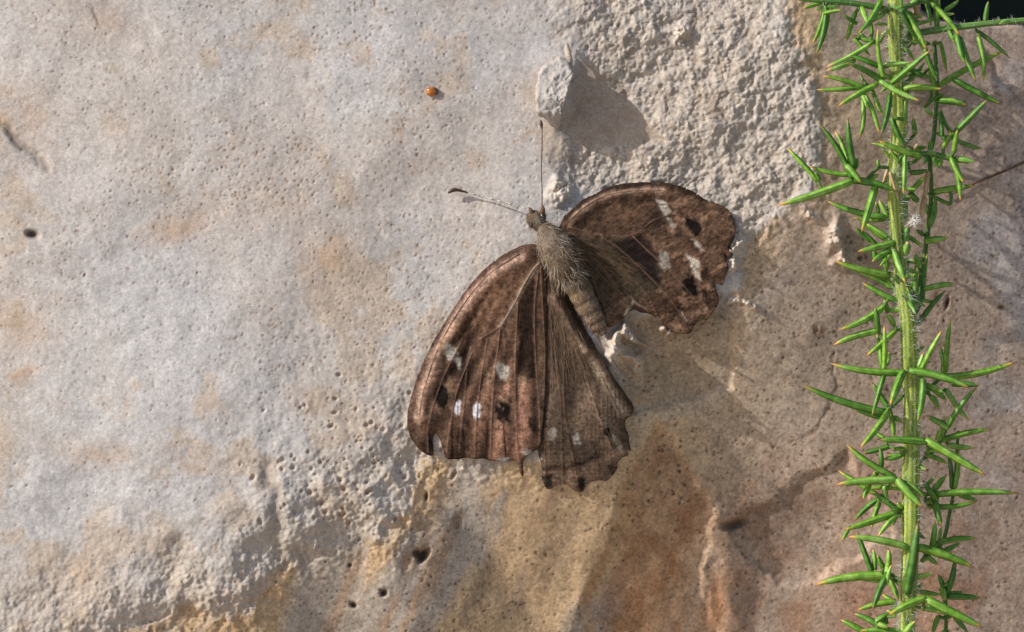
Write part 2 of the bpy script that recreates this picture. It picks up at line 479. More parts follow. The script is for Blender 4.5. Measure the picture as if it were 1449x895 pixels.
# ---- the deep dark hollow behind the upper right rim
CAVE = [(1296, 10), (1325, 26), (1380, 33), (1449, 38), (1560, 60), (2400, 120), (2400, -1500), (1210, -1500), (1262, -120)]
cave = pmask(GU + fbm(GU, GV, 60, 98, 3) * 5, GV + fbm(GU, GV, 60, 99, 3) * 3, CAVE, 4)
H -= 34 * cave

# ---- colour (the stone's greys, iron stains, rust in pores, plus painted shade and sun)
def srgb(*a): return lin(*a)
tone = fbm(GU, GV, 150, 101, 4); tone2 = fbm(GU, GV, 55, 103, 4)
COLR = np.empty(H.shape + (3,)); COLR[:] = (0.540, 0.488, 0.445)
COLR = mix(COLR, (0.535, 0.510, 0.495), np.clip(0.5 + tone * 0.9, 0, 1))
COLR = mix(COLR, (0.52, 0.40, 0.29), 0.55 * sstep(tone2 + 0.5 * fbm(GU, GV, 260, 105, 2), 0.28, 0.85))
COLR = mix(COLR, (0.62, 0.60, 0.58), 0.5 * sstep(fbm(GU, GV, 80, 107, 3), 0.35, 0.9))
COLR *= (1 + 0.13 * fbm(GU, GV, 4, 108, 2) + 0.07 * fbm(GU, GV, 18, 109, 2))[..., None]
for (cx, cy, rx, ry, an, s) in [(250, 320, 55, 18, -20, 0.6), (465, 362, 40, 30, 0, 0.55), (150, 35, 30, 22, 0, 0.5), (30, 470, 45, 30, 10, 0.5), (140, 640, 50, 16, 10, 0.5),
                                (270, 660, 28, 12, 20, 0.6), (20, 150, 60, 70, 0, 0.35), (100, 820, 60, 40, 0, 0.4), (35, 885, 18, 8, -20, 0.7), (30, 530, 12, 9, 0, 0.8),
                                (410, 290, 60, 40, 0, 0.25), (745, 195, 22, 5, -20, 0.6), (430, 565, 30, 20, 0, 0.3)]:
    COLR = mix(COLR, (0.50, 0.30, 0.155), s * blob(ju, jv, cx, cy, rx, ry, an) * (0.55 + 0.45 * vnoise(GU, GV, 9, 111)))
COLR = mix(COLR, (0.20, 0.165, 0.13), 0.5 * blob(ju, jv, 70, 390, 25, 32) * vnoise(GU, GV, 14, 112))
# rough zone: warmer, cleaner stone
COLR = mix(COLR, np.array((0.475, 0.405, 0.335)), 0.8 * rough)
COLR *= (1 + rough * ((cv - 0.5) * 0.22 + (kv - 0.5) * 0.30))[..., None]
COLR = mix(COLR, (0.34, 0.25, 0.17), 0.45 * rough * sstep(-lump, 0.15, 0.55))  # crevices painted brown for warm bounced light
COLR = mix(COLR, (0.40, 0.30, 0.22), 0.5 * rec)  # flake's shadow area painted darker brown
COLR = mix(COLR, (0.53, 0.44, 0.34), 0.5 * band)
# shaded face: ochre in the middle, grey-brown to the right, rust low down
right = sstep(GU + 0.25 * (GV - 450), 950, 1180)
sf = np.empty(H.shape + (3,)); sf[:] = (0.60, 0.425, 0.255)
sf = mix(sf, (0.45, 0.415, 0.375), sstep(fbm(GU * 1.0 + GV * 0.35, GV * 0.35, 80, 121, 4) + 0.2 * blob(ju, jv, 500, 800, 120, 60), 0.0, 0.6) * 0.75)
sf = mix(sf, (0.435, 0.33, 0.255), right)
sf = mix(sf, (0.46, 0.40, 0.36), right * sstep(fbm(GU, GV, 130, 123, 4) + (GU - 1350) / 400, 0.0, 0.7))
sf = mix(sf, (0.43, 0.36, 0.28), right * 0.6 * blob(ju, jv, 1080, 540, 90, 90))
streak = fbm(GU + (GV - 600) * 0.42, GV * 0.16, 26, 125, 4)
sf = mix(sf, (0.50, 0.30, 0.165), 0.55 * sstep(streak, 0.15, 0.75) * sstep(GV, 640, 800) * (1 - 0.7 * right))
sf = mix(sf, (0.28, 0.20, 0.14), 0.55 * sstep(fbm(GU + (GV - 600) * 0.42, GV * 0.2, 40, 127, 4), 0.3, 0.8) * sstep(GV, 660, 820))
TRI = [(934, 606), (968, 660), (1010, 730), (985, 790), (960, 900), (850, 940), (862, 800), (895, 690)]
sf = mix(sf, (0.33, 0.155, 0.070), 0.85 * pmask(ju, jv, TRI, 14) * (0.4 + 0.6 * vnoise(ju, jv, 20, 129)))
sf = mix(sf, (0.50, 0.30, 0.15), 0.6 * np.exp(-(poly_dist(ju, jv, [(935, 600), (890, 690), (850, 790), (825, 900)]) / 9) ** 2))
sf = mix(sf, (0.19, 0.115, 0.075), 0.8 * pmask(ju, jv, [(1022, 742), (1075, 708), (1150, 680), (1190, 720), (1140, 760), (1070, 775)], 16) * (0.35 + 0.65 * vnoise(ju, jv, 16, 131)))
sf = mix(sf, (0.47, 0.22, 0.09), 0.75 * blob(ju, jv, 1012, 850, 26, 55, 8))
sf = mix(sf, (0.36, 0.17, 0.10), 0.6 * blob(ju, jv, 1215, 850, 40, 50, 0))
sf = mix(sf, (0.34, 0.185, 0.115), 0.65 * sstep(fbm(GU, GV, 95, 133, 4), 0.15, 0.7) * sstep(GV, 560, 760) * sstep(GU, 980, 1080))
sf = mix(sf, (0.36, 0.28, 0.20), 0.6 * pmask(ju, jv, [(885, 440), (1036, 425), (1036, 556), (960, 572), (888, 590)], 8))  # butterfly's cast shadow painted as a darker brown patch
sf = mix(sf, (0.60, 0.49, 0.36), 0.55 * np.exp(-(poly_dist(ju, jv, [(900, 590), (960, 580), (1030, 560)]) / 10) ** 2))  # sunlit border below that shadow painted paler
sf = mix(sf, (0.20, 0.13, 0.09), 0.55 * sstep(vnoise(GU, GV, 4.2, 135) * 0.6 + vnoise(GU, GV, 2.4, 136) * 0.4, 0.66, 0.80) * (0.35 + 0.65 * right))
sf = mix(sf, (0.09, 0.08, 0.08), 0.8 * blob(ju, jv, 1440, 290, 12, 30, -25) * sstep(vnoise(GU, GV, 4, 137), 0.4, 0.7))
sf = mix(sf, (0.10, 0.09, 0.09), 0.7 * blob(ju, jv, 1405, 215, 9, 16, -35) * sstep(vnoise(GU, GV, 4, 138), 0.4, 0.7))
for (cx, cy, r) in [(1340, 430, 7), (1318, 418, 7), (1155, 466, 5), (1335, 460, 4), (1217, 364, 6)]:
    sf = mix(sf, (0.12, 0.05, 0.03), 0.85 * blob(ju, jv, cx, cy, r * 0.7, r * 1.3))
for (cx, cy, rx, ry) in [(592, 745, 10, 12), (648, 740, 9, 14), (588, 790, 20, 15)]:
    sf = mix(sf, (0.24, 0.20, 0.16), 0.55 * blob(ju, jv, cx, cy, rx, ry))
sf *= (1 + 0.22 * fbm(GU, GV, 3.4, 139, 2) + 0.14 * fbm(GU, GV, 14, 140, 3))[..., None]
sf = mix(sf, (0.16, 0.10, 0.06), 0.6 * sstep(vnoise(GU, GV, 3.1, 146), 0.80, 0.95) * (0.3 + 0.7 * vnoise(GU, GV, 70, 147)))
sf = sf * (1 + 0.10 * right)[..., None]
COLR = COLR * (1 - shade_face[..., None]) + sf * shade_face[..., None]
COLR = mix(COLR, (0.68, 0.58, 0.48), np.clip(crumb_m * 1.2, 0, 0.9) * (0.5 + 0.5 * vnoise(GU, GV, 6, 145)))  # pale crumb stone, whitened further to paint the sun on it
rust = vnoise(GU, GV, 60, 141)
COLR = mix(COLR, (0.36, 0.20, 0.10), np.clip(pitm * (0.25 + 0.75 * rust), 0, 1) * 0.75)
COLR = mix(COLR, (0.10, 0.055, 0.032), np.clip(holem, 0, 1) * 0.85)
COLR = mix(COLR, (0.16, 0.10, 0.06), np.clip(crk, 0, 1) * 0.8)
spark = (vnoise(GU, GV, 2.0, 143) > 0.992) & (vnoise(GU, GV, 40, 144) > 0.45)
COLR[spark] = (0.85, 0.84, 0.83)  # white crystal specks, their sparkle painted into the colour
COLR = mix(COLR, (0.030, 0.034, 0.022), sstep(cave, 0.25, 0.8))  # dark soil colour, painted near black for the hollow's deep shade
COLR = np.clip(COLR, 0.004, 0.88)

f = 1 - H / D
RV = np.stack([(GU - U0) / K * f, -(GV - V0) / K * f, H], -1).reshape(-1, 3)
ny, nx = H.shape
idx = np.arange(ny * nx).reshape(ny, nx)
RQ = np.stack([idx[1:, :-1], idx[1:, 1:], idx[:-1, 1:], idx[:-1, :-1]], -1).reshape(-1, 4)
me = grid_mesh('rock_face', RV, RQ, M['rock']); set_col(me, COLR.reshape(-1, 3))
rock = top('rock_face', me, 'weathered pale grey limestone rock face with ochre stained shaded side', kind='structure')

HB = box(box(H, 6), 6)
def rock_h(u, v, smooth=False):
    """height of the rock under a photograph pixel"""
    A = HB if smooth else H
    u = np.asarray(u, float); v = np.asarray(v, float)
    j = np.clip(np.searchsorted(ua, u), 1, len(ua) - 1); i = np.clip(np.searchsorted(va, v), 1, len(va) - 1)
    fu = np.clip((u - ua[j - 1]) / (ua[j] - ua[j - 1]), 0, 1); fv = np.clip((v - va[i - 1]) / (va[i] - va[i - 1]), 0, 1)
    return (A[i - 1, j - 1] * (1 - fu) + A[i - 1, j] * fu) * (1 - fv) + (A[i, j - 1] * (1 - fu) + A[i, j] * fu) * fv

# ---- standing flake of stone, part of the rock
FL = [(790, 80), (800, 85), (810, 96), (813, 106), (807, 118), (804, 131), (800, 146), (797, 158), (795, 170), (790, 182),
      (779, 178), (773, 169), (761, 162), (757, 144), (760, 112), (767, 94), (779, 84)]
rng = np.random.RandomState(3)
fl = smooth_path([(a, b, 0) for a, b in FL + FL[:1]], 110)[:-1, :2]
fl += rng.normal(0, 0.7, fl.shape)
def flake_h(u, v):
    s = np.clip((u - 757) / 52, 0, 1.1)
    return np.interp(v, [76, 100, 140, 160, 172, 184], [2.4, 3.0, 4.1, 3.6, 2.4, 1.0]) + 0.5 * (s - 0.7)
V = []; Fc = []; Cc = []
cu, cv_ = fl.mean(0); rings = 24
for k in range(rings):
    q = 1 - k / rings
    for (a, b_) in fl:
        u = cu + (a - cu) * q; v = cv_ + (b_ - cv_) * q
        g = float(fbm(np.array([u]), np.array([v]), 9, 151, 3)[0])
        edge = 0.3 * (1 - sstep(np.array([k / 3.0]), 0, 1)[0]); g2_ = float(fbm(np.array([u]), np.array([v]), 4, 153, 2)[0])
        V.append(P(u, v, flake_h(u, v) + g * 0.17 + g2_ * 0.09 - edge)); Cc.append(np.array((0.47, 0.43, 0.395)) * (1 + 0.12 * g) if k else (0.45, 0.33, 0.24))
V.append(P(cu, cv_, flake_h(cu, cv_))); Cc.append((0.55, 0.50, 0.46))
nf = len(fl)
for k in range(rings - 1):
    for i in range(nf):
        Fc.append((k * nf + i, (k + 1) * nf + i, (k + 1) * nf + (i + 1) % nf, k * nf + (i + 1) % nf))
for i in range(nf): Fc.append(((rings - 1) * nf + i, len(V) - 1, (rings - 1) * nf + (i + 1) % nf))
# underside: steep broken wall down into the rock, set slightly inwards
o0 = len(V)
for s_, (dz, inw) in enumerate(((0.5, 0.99), (0.72, 0.955), (1.25, 0.90))):
    for (a, b_) in fl:
        u = cu + (a - cu) * inw; v = cv_ + (b_ - cv_) * inw
        h = flake_h(a, b_) - 0.2; base = float(rock_h(u, v)) - 0.6
        z = h + (base - h) * dz if s_ else h - 0.45
        V.append(P(u, v, max(z, base) if s_ else z)); Cc.append(np.array((0.42, 0.29, 0.19)) * rng.uniform(0.75, 1.2))
prev = 0
for s_ in range(3):
    cur = o0 + s_ * nf
    for i in range(nf):
        Fc.append((prev + i, prev + (i + 1) % nf, cur + (i + 1) % nf, cur + i))
    prev = cur
me = new_mesh('flake', V, Fc, M['rock']); set_col(me, np.array(Cc))
part('flake', me, rock, label='small upright flake of stone casting a triangular shadow')
# thin ridge rising above the flake
pp = [P(802, 62, 0.5), P(803, 72, 0.9), P(806, 82, 1.0), P(809, 92, 0.6)]
v_, f_, t_ = tube(smooth_path(pp, 9), [0.1, 0.3, 0.34, 0.4, 0.36, 0.4, 0.35, 0.3, 0.15], 7)
v_ += rng.normal(0, 0.06, v_.shape); me = new_mesh('stone_sliver', v_, f_, M['rock']); set_col(me, np.tile((0.57, 0.48, 0.38), (len(v_), 1)))
part('stone_sliver', me, rock)

# ---- ground round the foot of the rock
gz = -0.090
n = 60
gx = np.sign(np.linspace(-1, 1, n)) * np.abs(np.linspace(-1, 1, n)) ** 3 * 30
XX, YY = np.meshgrid(gx, gx)
ZZ = gz + (fbm(XX * 1000, YY * 1000, 260, 161, 3) * 0.012) * np.exp(-(XX ** 2 + YY ** 2) / 4)
gi = np.arange(n * n).reshape(n, n)
me = grid_mesh('ground', np.stack([XX, YY, ZZ], -1).reshape(-1, 3), np.stack([gi[:-1, :-1], gi[:-1, 1:], gi[1:, 1:], gi[1:, :-1]], -1).reshape(-1, 4), M['soil'])
gr = bpy.data.objects.new('ground', me); col.objects.link(gr); gr['kind'] = 'structure'; gr['label'] = 'dry earth at the foot of the rock'

# ================================================================== BUTTERFLY
BASE = P(792, 362, 0.0)
bf = top('butterfly', None, 'brown butterfly with pale and black wing spots, wings spread on the rock', 'butterfly', BASE)
def L(u, v, h): return P(u, v, h) - BASE
HBB = box(box(H, 16), 16)
def rock_wide(u, v):
    j = np.clip(np.searchsorted(ua, u), 0, len(ua) - 1); i = np.clip(np.searchsorted(va, v), 0, len(va) - 1)
    return HBB[i, j]
def rock_max(u, v):
    j = np.clip(np.searchsorted(ua, u), 0, len(ua) - 1); i = np.clip(np.searchsorted(va, v), 0, len(va) - 1)
    return HMX[i, j]
HMX = box(H, 3)

def build_wing(name, outline, base_uv, veins, vein_w, height, paint, folds, label):
    s = 1.25
    o = np.array(outline, float)
    u = np.arange(o[:, 0].min() - 3, o[:, 0].max() + 4, s); v = np.arange(o[:, 1].min() - 3, o[:, 1].max() + 4, s)
    U, V = np.meshgrid(u, v)
    outline = smooth_path([(a, b, 0) for a, b in list(outline) + [outline[0]]], len(outline) * 4)[:-1, :2].tolist()
    sd = poly_sd(U + fbm(U, V, 9, 171, 2) * 0.5, V + fbm(U, V, 9, 172, 2) * 0.5, outline)
    keep = sd < 0.0
    gv_, gu_ = np.gradient(sd, s); gl = np.hypot(gu_, gv_) + 1e-6     # slide rim points onto the outline
    rim = np.where((sd < 0) & (sd > -1.7), -sd, 0)
    U = U + gu_ / gl * rim; V = V + gv_ / gl * rim
    z = height(U, V)
    veins_m = np.zeros(U.shape)
    for i, vn in enumerate(veins):
        dd = poly_dist(U, V, smooth_path([(a, b, 0) for a, b in vn], 24)[:, :2].tolist())
        veins_m = np.maximum(veins_m, np.exp(-(dd / vein_w[i]) ** 2))
    z = z + 0.07 * veins_m + folds(U, V)
    z = z - 0.12 * np.clip(1 + sd / 6, 0, 1)
    z = np.maximum(z, rock_max(U, V) + 0.10)
    C = paint(U, V, sd, veins_m)
    lum = C.mean(-1, keepdims=True)
    C = (C * 0.76 + lum * 0.24) * np.where(lum < 0.25, 0.88, 0.9)
    f = 1 - z / D
    X = np.stack([(U - U0) / K * f, -(V - V0) / K * f, z], -1) - BASE
    idm = np.full(U.shape, -1); idm[keep] = np.arange(keep.sum())
    q = np.stack([idm[1:, :-1], idm[1:, 1:], idm[:-1, 1:], idm[:-1, :-1]], -1).reshape(-1, 4)
    q = q[(q >= 0).all(1)]
    me = grid_mesh(name, X[keep], q, M['wing']); set_col(me, np.clip(C[keep], 0.003, 0.9))
    ob = part(name, me, bf, label=label)
    so = ob.modifiers.new('thickness', 'SOLIDIFY'); so.thickness = 0.09; so.offset = -1
    # raised veins as their own pieces
    for i, vn in enumerate(veins):
        p = smooth_path([(a, b, 0) for a, b in vn], 18)
        j = np.clip(((p[:, 0] - u[0]) / s).round().astype(int), 0, len(u) - 1); k = np.clip(((p[:, 1] - v[0]) / s).round().astype(int), 0, len(v) - 1)
        zz = z[k, j] + 0.0
        pts = np.array([L(a, b, h) for a, b, h in zip(p[:, 0], p[:, 1], zz)])
        r0 = vein_w[i] * 0.027
        vv, ff, tt_ = tube(pts, np.linspace(r0, r0 * 0.45, 18), 6)
        m_ = new_mesh('vein', vv, ff, M['hair']); cc = np.empty((len(vv), 3)); cc[:] = VEINC[i % len(VEINC)] if vein_w[i] < 3 else lin(165, 140, 112)
        set_col(m_, cc); part('vein', m_, ob)
    return ob, (u, v, z)

VEINC = [lin(120, 88, 66), lin(98, 72, 54), lin(138, 100, 78)]
def strokes(U, V, pts, w): return np.exp(-(poly_dist(U, V, pts) / w) ** 2)
def ell(U, V, cx, cy, rx, ry, a=0, soft=0.25, jit=0.18, seed=3):
    r = np.sqrt(-np.log(np.maximum(blob(U, V, cx, cy, rx, ry, a), 1e-30)))
    r = r + fbm(U, V, 5, 200 + seed, 2) * jit
    return 1 - sstep(r, 1 - soft, 1 + soft)
def ragged(U, V, pts, soft=2.0, seed=0, amp=1.6):
    soft = soft + 0.8
    return pmask(U + fbm(U, V, 6, 210 + seed, 2) * amp, V + fbm(U, V, 6, 230 + seed, 2) * amp, pts, soft)
PALE = lin(182, 170, 152); BLACK = lin(30, 24, 22); DARK = lin(66, 48, 37); MID = lin(112, 80, 57); WARM = lin(150, 103, 75); TAN = lin(196, 152, 122)

# ---- left forewing
LF = [(768, 350), (757, 346), (742, 347), (722, 355), (703, 367), (685, 382), (662, 407), (640, 440), (618, 475), (600, 510), (588, 540), (580, 568), (576, 592), (577, 608),
      (582, 622), (590, 633), (600, 641), (611, 646), (614, 640), (612, 622), (616, 614), (622, 622), (628, 640), (633, 649), (648, 650), (660, 648), (672, 650), (684, 649),
      (693, 652), (706, 653), (716, 654), (728, 652), (733, 656), (735, 668), (739, 676), (741, 668), (741, 652), (752, 640), (764, 632), (768, 600), (772, 560), (774, 500), (774, 420), (772, 370)]
LFV = [[(764, 372), (754, 382), (742, 402), (733, 420), (722, 440), (708, 463)], [(708, 463), (694, 472), (678, 482), (664, 500), (658, 560), (650, 640)],
       [(708, 463), (705, 490), (700, 530), (696, 590), (694, 648)], [(733, 425), (731, 470), (729, 530), (731, 600), (734, 655)],
       [(762, 385), (757, 430), (757, 480), (760, 530), (764, 590), (764, 625)], [(668, 500), (645, 560), (632, 640)], [(655, 480), (625, 540), (607, 600), (606, 640)],
       [(735, 360), (700, 382), (670, 412), (640, 455), (615, 505), (598, 560), (592, 600)], [(690, 480), (680, 540), (674, 600), (672, 646)], [(765, 375), (768, 430), (771, 500), (770, 560)]]
LFW = [3.4, 1.5, 1.6, 1.7, 1.8, 1.3, 1.3, 2.2, 1.3, 1.4]
def lf_height(U, V):
    r = np.hypot(U - 766, V - 355)
    z = rock_wide(U, V) + 0.75 + 1.35 * np.exp(-(r / 110) ** 2) + 0.5 * blob(U, V, 690, 560, 90, 80)
    return z
def lf_folds(U, V):
    co = poly_dist(U, V, [(750, 364), (738, 371), (706, 389), (675, 422), (648, 462), (622, 511), (607, 555), (600, 592)])
    ang = np.arctan2(U - 764, V - 330)
    return 0.42 * np.exp(-(co / 11) ** 2) + 0.10 * np.sin(ang * 58 + fbm(U, V, 60, 181, 2)) * sstep(np.hypot(U - 766, V - 355), 60, 200)
def lf_paint(U, V, sd, vm):
    ang = np.arctan2(U - 764, V - 330)
    C = np.empty(U.shape + (3,)); C[:] = MID
    C = mix(C, DARK, 0.6 * sstep(fbm(U, V, 26, 182, 4), -0.1, 0.6))
    C = mix(C, WARM, 0.7 * blob(U, V, 700, 600, 45, 60) + 0.25 * blob(U, V, 705, 420, 45, 40, -45))
    C = mix(C, lin(140, 98, 66), 0.65 * blob(U, V, 690, 430, 60, 30, -52))
    C = mix(C, DARK * 0.45, 0.85 * ragged(U, V, [(660, 452), (672, 470), (664, 500), (668, 540), (655, 560), (640, 520), (652, 490)], 9, 1))
    C = mix(C, DARK * 0.4, 0.9 * ragged(U, V, [(735, 425), (756, 385), (757, 480), (760, 534), (744, 540), (730, 528)], 3, 2))
    C = mix(C, lin(84, 64, 46), 0.6 * ragged(U, V, [(759, 380), (775, 370), (778, 640), (764, 640)], 3, 3))
    C = mix(C, DARK * 0.9, 0.25 * ragged(U, V, [(580, 560), (610, 540), (640, 600), (690, 620), (690, 660), (570, 660)], 14, 4))
    C = mix(C, lin(176, 122, 90), 0.85 * ragged(U, V, [(696, 545), (728, 545), (731, 655), (694, 655)], 4, 5) * (0.6 + 0.4 * vnoise(U, V, 7, 183)))
    C = mix(C, lin(164, 112, 84), 0.75 * ragged(U, V, [(733, 545), (752, 545), (752, 640), (735, 650)], 4, 6))
    C = mix(C, lin(176, 132, 98), 0.6 * (blob(U, V, 738, 541, 8, 12) + blob(U, V, 688, 532, 8, 16)))
    # lengthwise dark and light folds towards the margin
    ridge = np.sin(ang * 58 + fbm(U, V, 60, 181, 2))
    C = C * (1 + 0.36 * ridge * sstep(np.hypot(U - 766, V - 355), 80, 220))[..., None]
    for x0, x1 in (((606, 600), (608, 645)), ((690, 600), (688, 650)), ((656, 610), (657, 650)), ((640, 590), (640, 648))):
        C = mix(C, BLACK, 0.7 * strokes(U, V, [x0, x1], 2.4))
    C = mix(C, BLACK, 0.9 * strokes(U, V, [(712, 596), (716, 646)], 1.6)); C = mix(C, lin(210, 130, 80), 0.8 * strokes(U, V, [(714.5, 602), (718, 640)], 1.1))
    # costa
    co = [(757, 352), (722, 362), (685, 390), (640, 448), (600, 520), (586, 590)]
    cd = poly_dist(U, V, co)
    C = mix(C, lin(98, 68, 54), 0.85 * np.exp(-(cd / 10) ** 4))
    C = mix(C, lin(206, 162, 134), 0.95 * strokes(U, V, [(738, 364), (702, 382), (668, 417), (639, 458), (613, 508), (597, 552), (589, 590)], 5.5) * (0.6 + 0.4 * vnoise(U, V, 12, 184)))
    C = mix(C, lin(200, 160, 120), 0.6 * strokes(U, V, [(640, 458), (616, 506), (600, 552), (593, 600)], 2.6))
    C = mix(C, DARK * 0.7, 0.8 * np.clip(1 + sd / 2.6, 0, 1))
    # spots
    C = mix(C, lin(160, 124, 92), 0.7 * ell(U, V, 628, 485, 6, 10, 0, seed=1))
    C = mix(C, PALE, 0.95 * ragged(U, V, [(632, 484), (640, 488), (648, 500), (653, 515), (650, 525), (645, 514), (636, 510), (629, 501)], 1.6, 7))
    C = mix(C, PALE * 0.95, 0.95 * ragged(U, V, [(703, 513), (712, 514), (719, 520), (723, 530), (714, 538), (706, 533), (699, 524)], 2.2, 8, 2.4))
    C = mix(C, lin(140, 106, 80), 0.55 * (ell(U, V, 625, 561, 18, 24, 5, 0.3, 0.2, 12) + ell(U, V, 712, 582, 19, 23, 0, 0.3, 0.2, 13)))
    C = mix(C, BLACK * 0.6, 0.97 * ell(U, V, 625, 561, 11, 16, 5, seed=2)); C = mix(C, BLACK * 0.6, 0.97 * ell(U, V, 712, 582, 12, 15, 0, 0.35, 0.35, 4))
    C = mix(C, lin(205, 200, 205), 0.95 * ell(U, V, 648, 577, 4.5, 9.5, 5, seed=5)); C = mix(C, lin(210, 205, 210), 0.95 * ell(U, V, 675, 581, 5.5, 13, 0, seed=6))
    C = mix(C, DARK, 0.8 * (strokes(U, V, [(648, 566), (648, 590)], 0.9) + strokes(U, V, [(675, 568), (676, 594)], 0.9)))
    C = mix(C, lin(120, 110, 108), 0.9 * ell(U, V, 712, 579, 1.8, 1.8, 0))
    C = mix(C, BLACK, 0.7 * ell(U, V, 756, 600, 8, 11, 0, 0.4, 0.3, 8))
    C = mix(C, lin(205, 198, 192), 0.85 * (ell(U, V, 713, 651, 9, 3, 0, 0.3, 0.5, 9) + ell(U, V, 746, 639, 5, 4, 0, 0.3, 0.5, 10)))
    C = mix(C, lin(178, 160, 140), 0.9 * strokes(U, V, [(762, 374), (742, 402), (733, 420), (720, 444), (708, 463)], 2.6))
    C = mix(C, lin(150, 112, 90), 0.55 * np.clip(vm, 0, 1) * (0.4 + 0.6 * vnoise(U, V, 10, 185)))
    return C * (1 + 0.40 * fbm(U, V, 4.4, 186, 2) + 0.22 * fbm(U * 1.0, V * 0.35, 5, 187, 2))[..., None]
lf, lfz = build_wing('forewing', LF, (768, 355), LFV, LFW, lf_height, lf_paint, lf_folds, 'long brown forewing with rusty costa reaching down over the rock rim')

# ---- left hindwing
LH = [(776, 362), (768, 380), (764, 420), (758, 520), (752, 600), (758, 630), (763, 645), (766, 662), (767, 679), (773, 691), (780, 692), (788, 687), (797, 685), (805, 688), (812, 694),
      (824, 696), (829, 688), (838, 682), (848, 680), (858, 681), (867, 673), (873, 664), (874, 655), (881, 648), (889, 645), (893, 638), (890, 626), (890, 616), (885, 606), (885, 595),
      (893, 588), (897, 579), (890, 564), (876, 545), (862, 524), (850, 503), (837, 481), (822, 455), (808, 428), (792, 398)]
LHV = [[(776, 372), (776, 430), (785, 490), (793, 560), (795, 620), (797, 685)], [(776, 372), (790, 440), (800, 480), (798, 530), (800, 590), (812, 650), (820, 690)],
       [(778, 375), (800, 430), (825, 480), (850, 530), (878, 590)], [(778, 375), (800, 440), (820, 500), (845, 580), (868, 640), (872, 655)], [(772, 380), (770, 450), (772, 540), (771, 620), (773, 685)],
       [(845, 585), (858, 608), (872, 636), (880, 646)]]
LHW = [1.3, 1.4, 1.6, 1.4, 1.3, 1.4]
def lh_height(U, V):
    r = np.hypot(U - 775, V - 365)
    inner = poly_dist(U, V, [(790, 398), (818, 456), (848, 503), (876, 545), (897, 579)])
    return rock_wide(U, V) + 0.45 + 1.25 * np.exp(-(r / 110) ** 2) + 0.9 * np.exp(-(inner / 16) ** 2) * sstep(r, 110, 190) + 1.2 * strokes(U, V, [(788, 424), (805, 458), (830, 496)], 9) - 0.9 * strokes(U, V, [(806, 420), (824, 452), (846, 488)], 9) + 0.7 * blob(U, V, 835, 600, 70, 70)
def lh_folds(U, V):
    ang = np.arctan2(U - 775, V - 365); r = np.hypot(U - 775, V - 365)
    return (0.07 * np.sin(ang * 22 + 1.5 * fbm(U, V, 70, 191, 2)) + 0.02 * np.sin(ang * 61)) * sstep(r, 50, 160)
def lh_paint(U, V, sd, vm):
    ang = np.arctan2(U - 775, V - 365); r = np.hypot(U - 775, V - 365)
    C = np.empty(U.shape + (3,)); C[:] = lin(112, 90, 70)
    C = mix(C, lin(82, 64, 48), 0.7 * sstep(fbm(U, V, 40, 192, 3), -0.2, 0.5))
    C = mix(C, lin(146, 116, 88), 0.8 * ragged(U, V, [(825, 545), (850, 565), (868, 600), (870, 640), (845, 640), (808, 600)], 12, 21))
    C = mix(C, DARK * 0.85, 0.65 * ragged(U, V, [(800, 500), (822, 535), (806, 590), (792, 600), (788, 540)], 9, 22))
    C = mix(C, lin(150, 116, 90), 0.75 * ragged(U, V, [(766, 668), (800, 660), (840, 652), (875, 630), (895, 640), (870, 690), (770, 700)], 5, 23))
    C = mix(C, lin(160, 112, 80), 0.6 * (blob(U, V, 773, 520, 7, 12) + 0.6 * blob(U, V, 783, 540, 6, 6)))
    C = mix(C, BLACK, 0.9 * strokes(U, V, [(768, 664), (780, 662), (797, 663), (812, 658), (826, 655), (838, 647)], 4.5) * (0.5 + 0.5 * vnoise(U, V, 8, 193)))
    C = mix(C, BLACK, 0.92 * (ell(U, V, 775, 680, 7, 12, 0, 0.5, 0.3, 31) + ell(U, V, 822, 684, 6, 9, 0, 0.5, 0.3, 32) + 0.6 * ell(U, V, 868, 664, 7, 8, 0, 0.5, 0.3, 33)))
    C = mix(C, lin(190, 178, 165), 0.8 * (ell(U, V, 816, 621, 4.5, 9, -5, 0.6, 0.5, 34) + 0.7 * ell(U, V, 783, 616, 4.5, 9, 0, 0.6, 0.5, 35)))
    C = mix(C, BLACK, 0.95 * ell(U, V, 859, 612, 5, 6, 0, 0.2, 0.3, 36)); C = mix(C, BLACK, 0.9 * strokes(U, V, [(861, 615), (871, 634)], 1.8))
    C = mix(C, lin(188, 168, 135), 0.75 * ragged(U, V, [(864, 612), (872, 618), (884, 642), (876, 644)], 2, 24)); C = mix(C, lin(180, 170, 160), 0.7 * strokes(U, V, [(850, 590), (857, 605)], 1.5))
    C = mix(C, lin(184, 160, 130), 0.85 * ragged(U, V, [(820, 485), (842, 525), (880, 590), (890, 588), (870, 555), (840, 508)], 5, 25) * (0.4 + 0.6 * vnoise(ang * 400, r * 0.1, 6, 194)))
    C = mix(C, lin(84, 66, 50), 0.8 * strokes(U, V, [(806, 432), (833, 482), (862, 524), (895, 576)], 5))  # inner edge painted darker for the shade beside the abdomen
    C = C * (1 + 0.12 * np.sin(ang * 22 + 1.5 * fbm(U, V, 70, 191, 2)) * sstep(r, 50, 160) + 0.20 * (vnoise(ang * 700, r * 0.06, 5, 195) - 0.5))[..., None]
    C = mix(C, DARK * 0.8, 0.6 * np.clip(1 + sd / 2.2, 0, 1))
    return C * (1 + 0.38 * fbm(U, V, 4.4, 196, 2))[..., None]
def lh_under(U, V):
    z = lh_height(U, V)
    return z
lh, lhz = build_wing('hindwing', LH, (776, 365), LHV, LHW, lambda U, V: lh_height(U, V) - 0.35 * (1 - sstep(U, 755, 780)), lh_paint, lh_folds, 'fan shaped grey brown hindwing with scalloped lower margin')

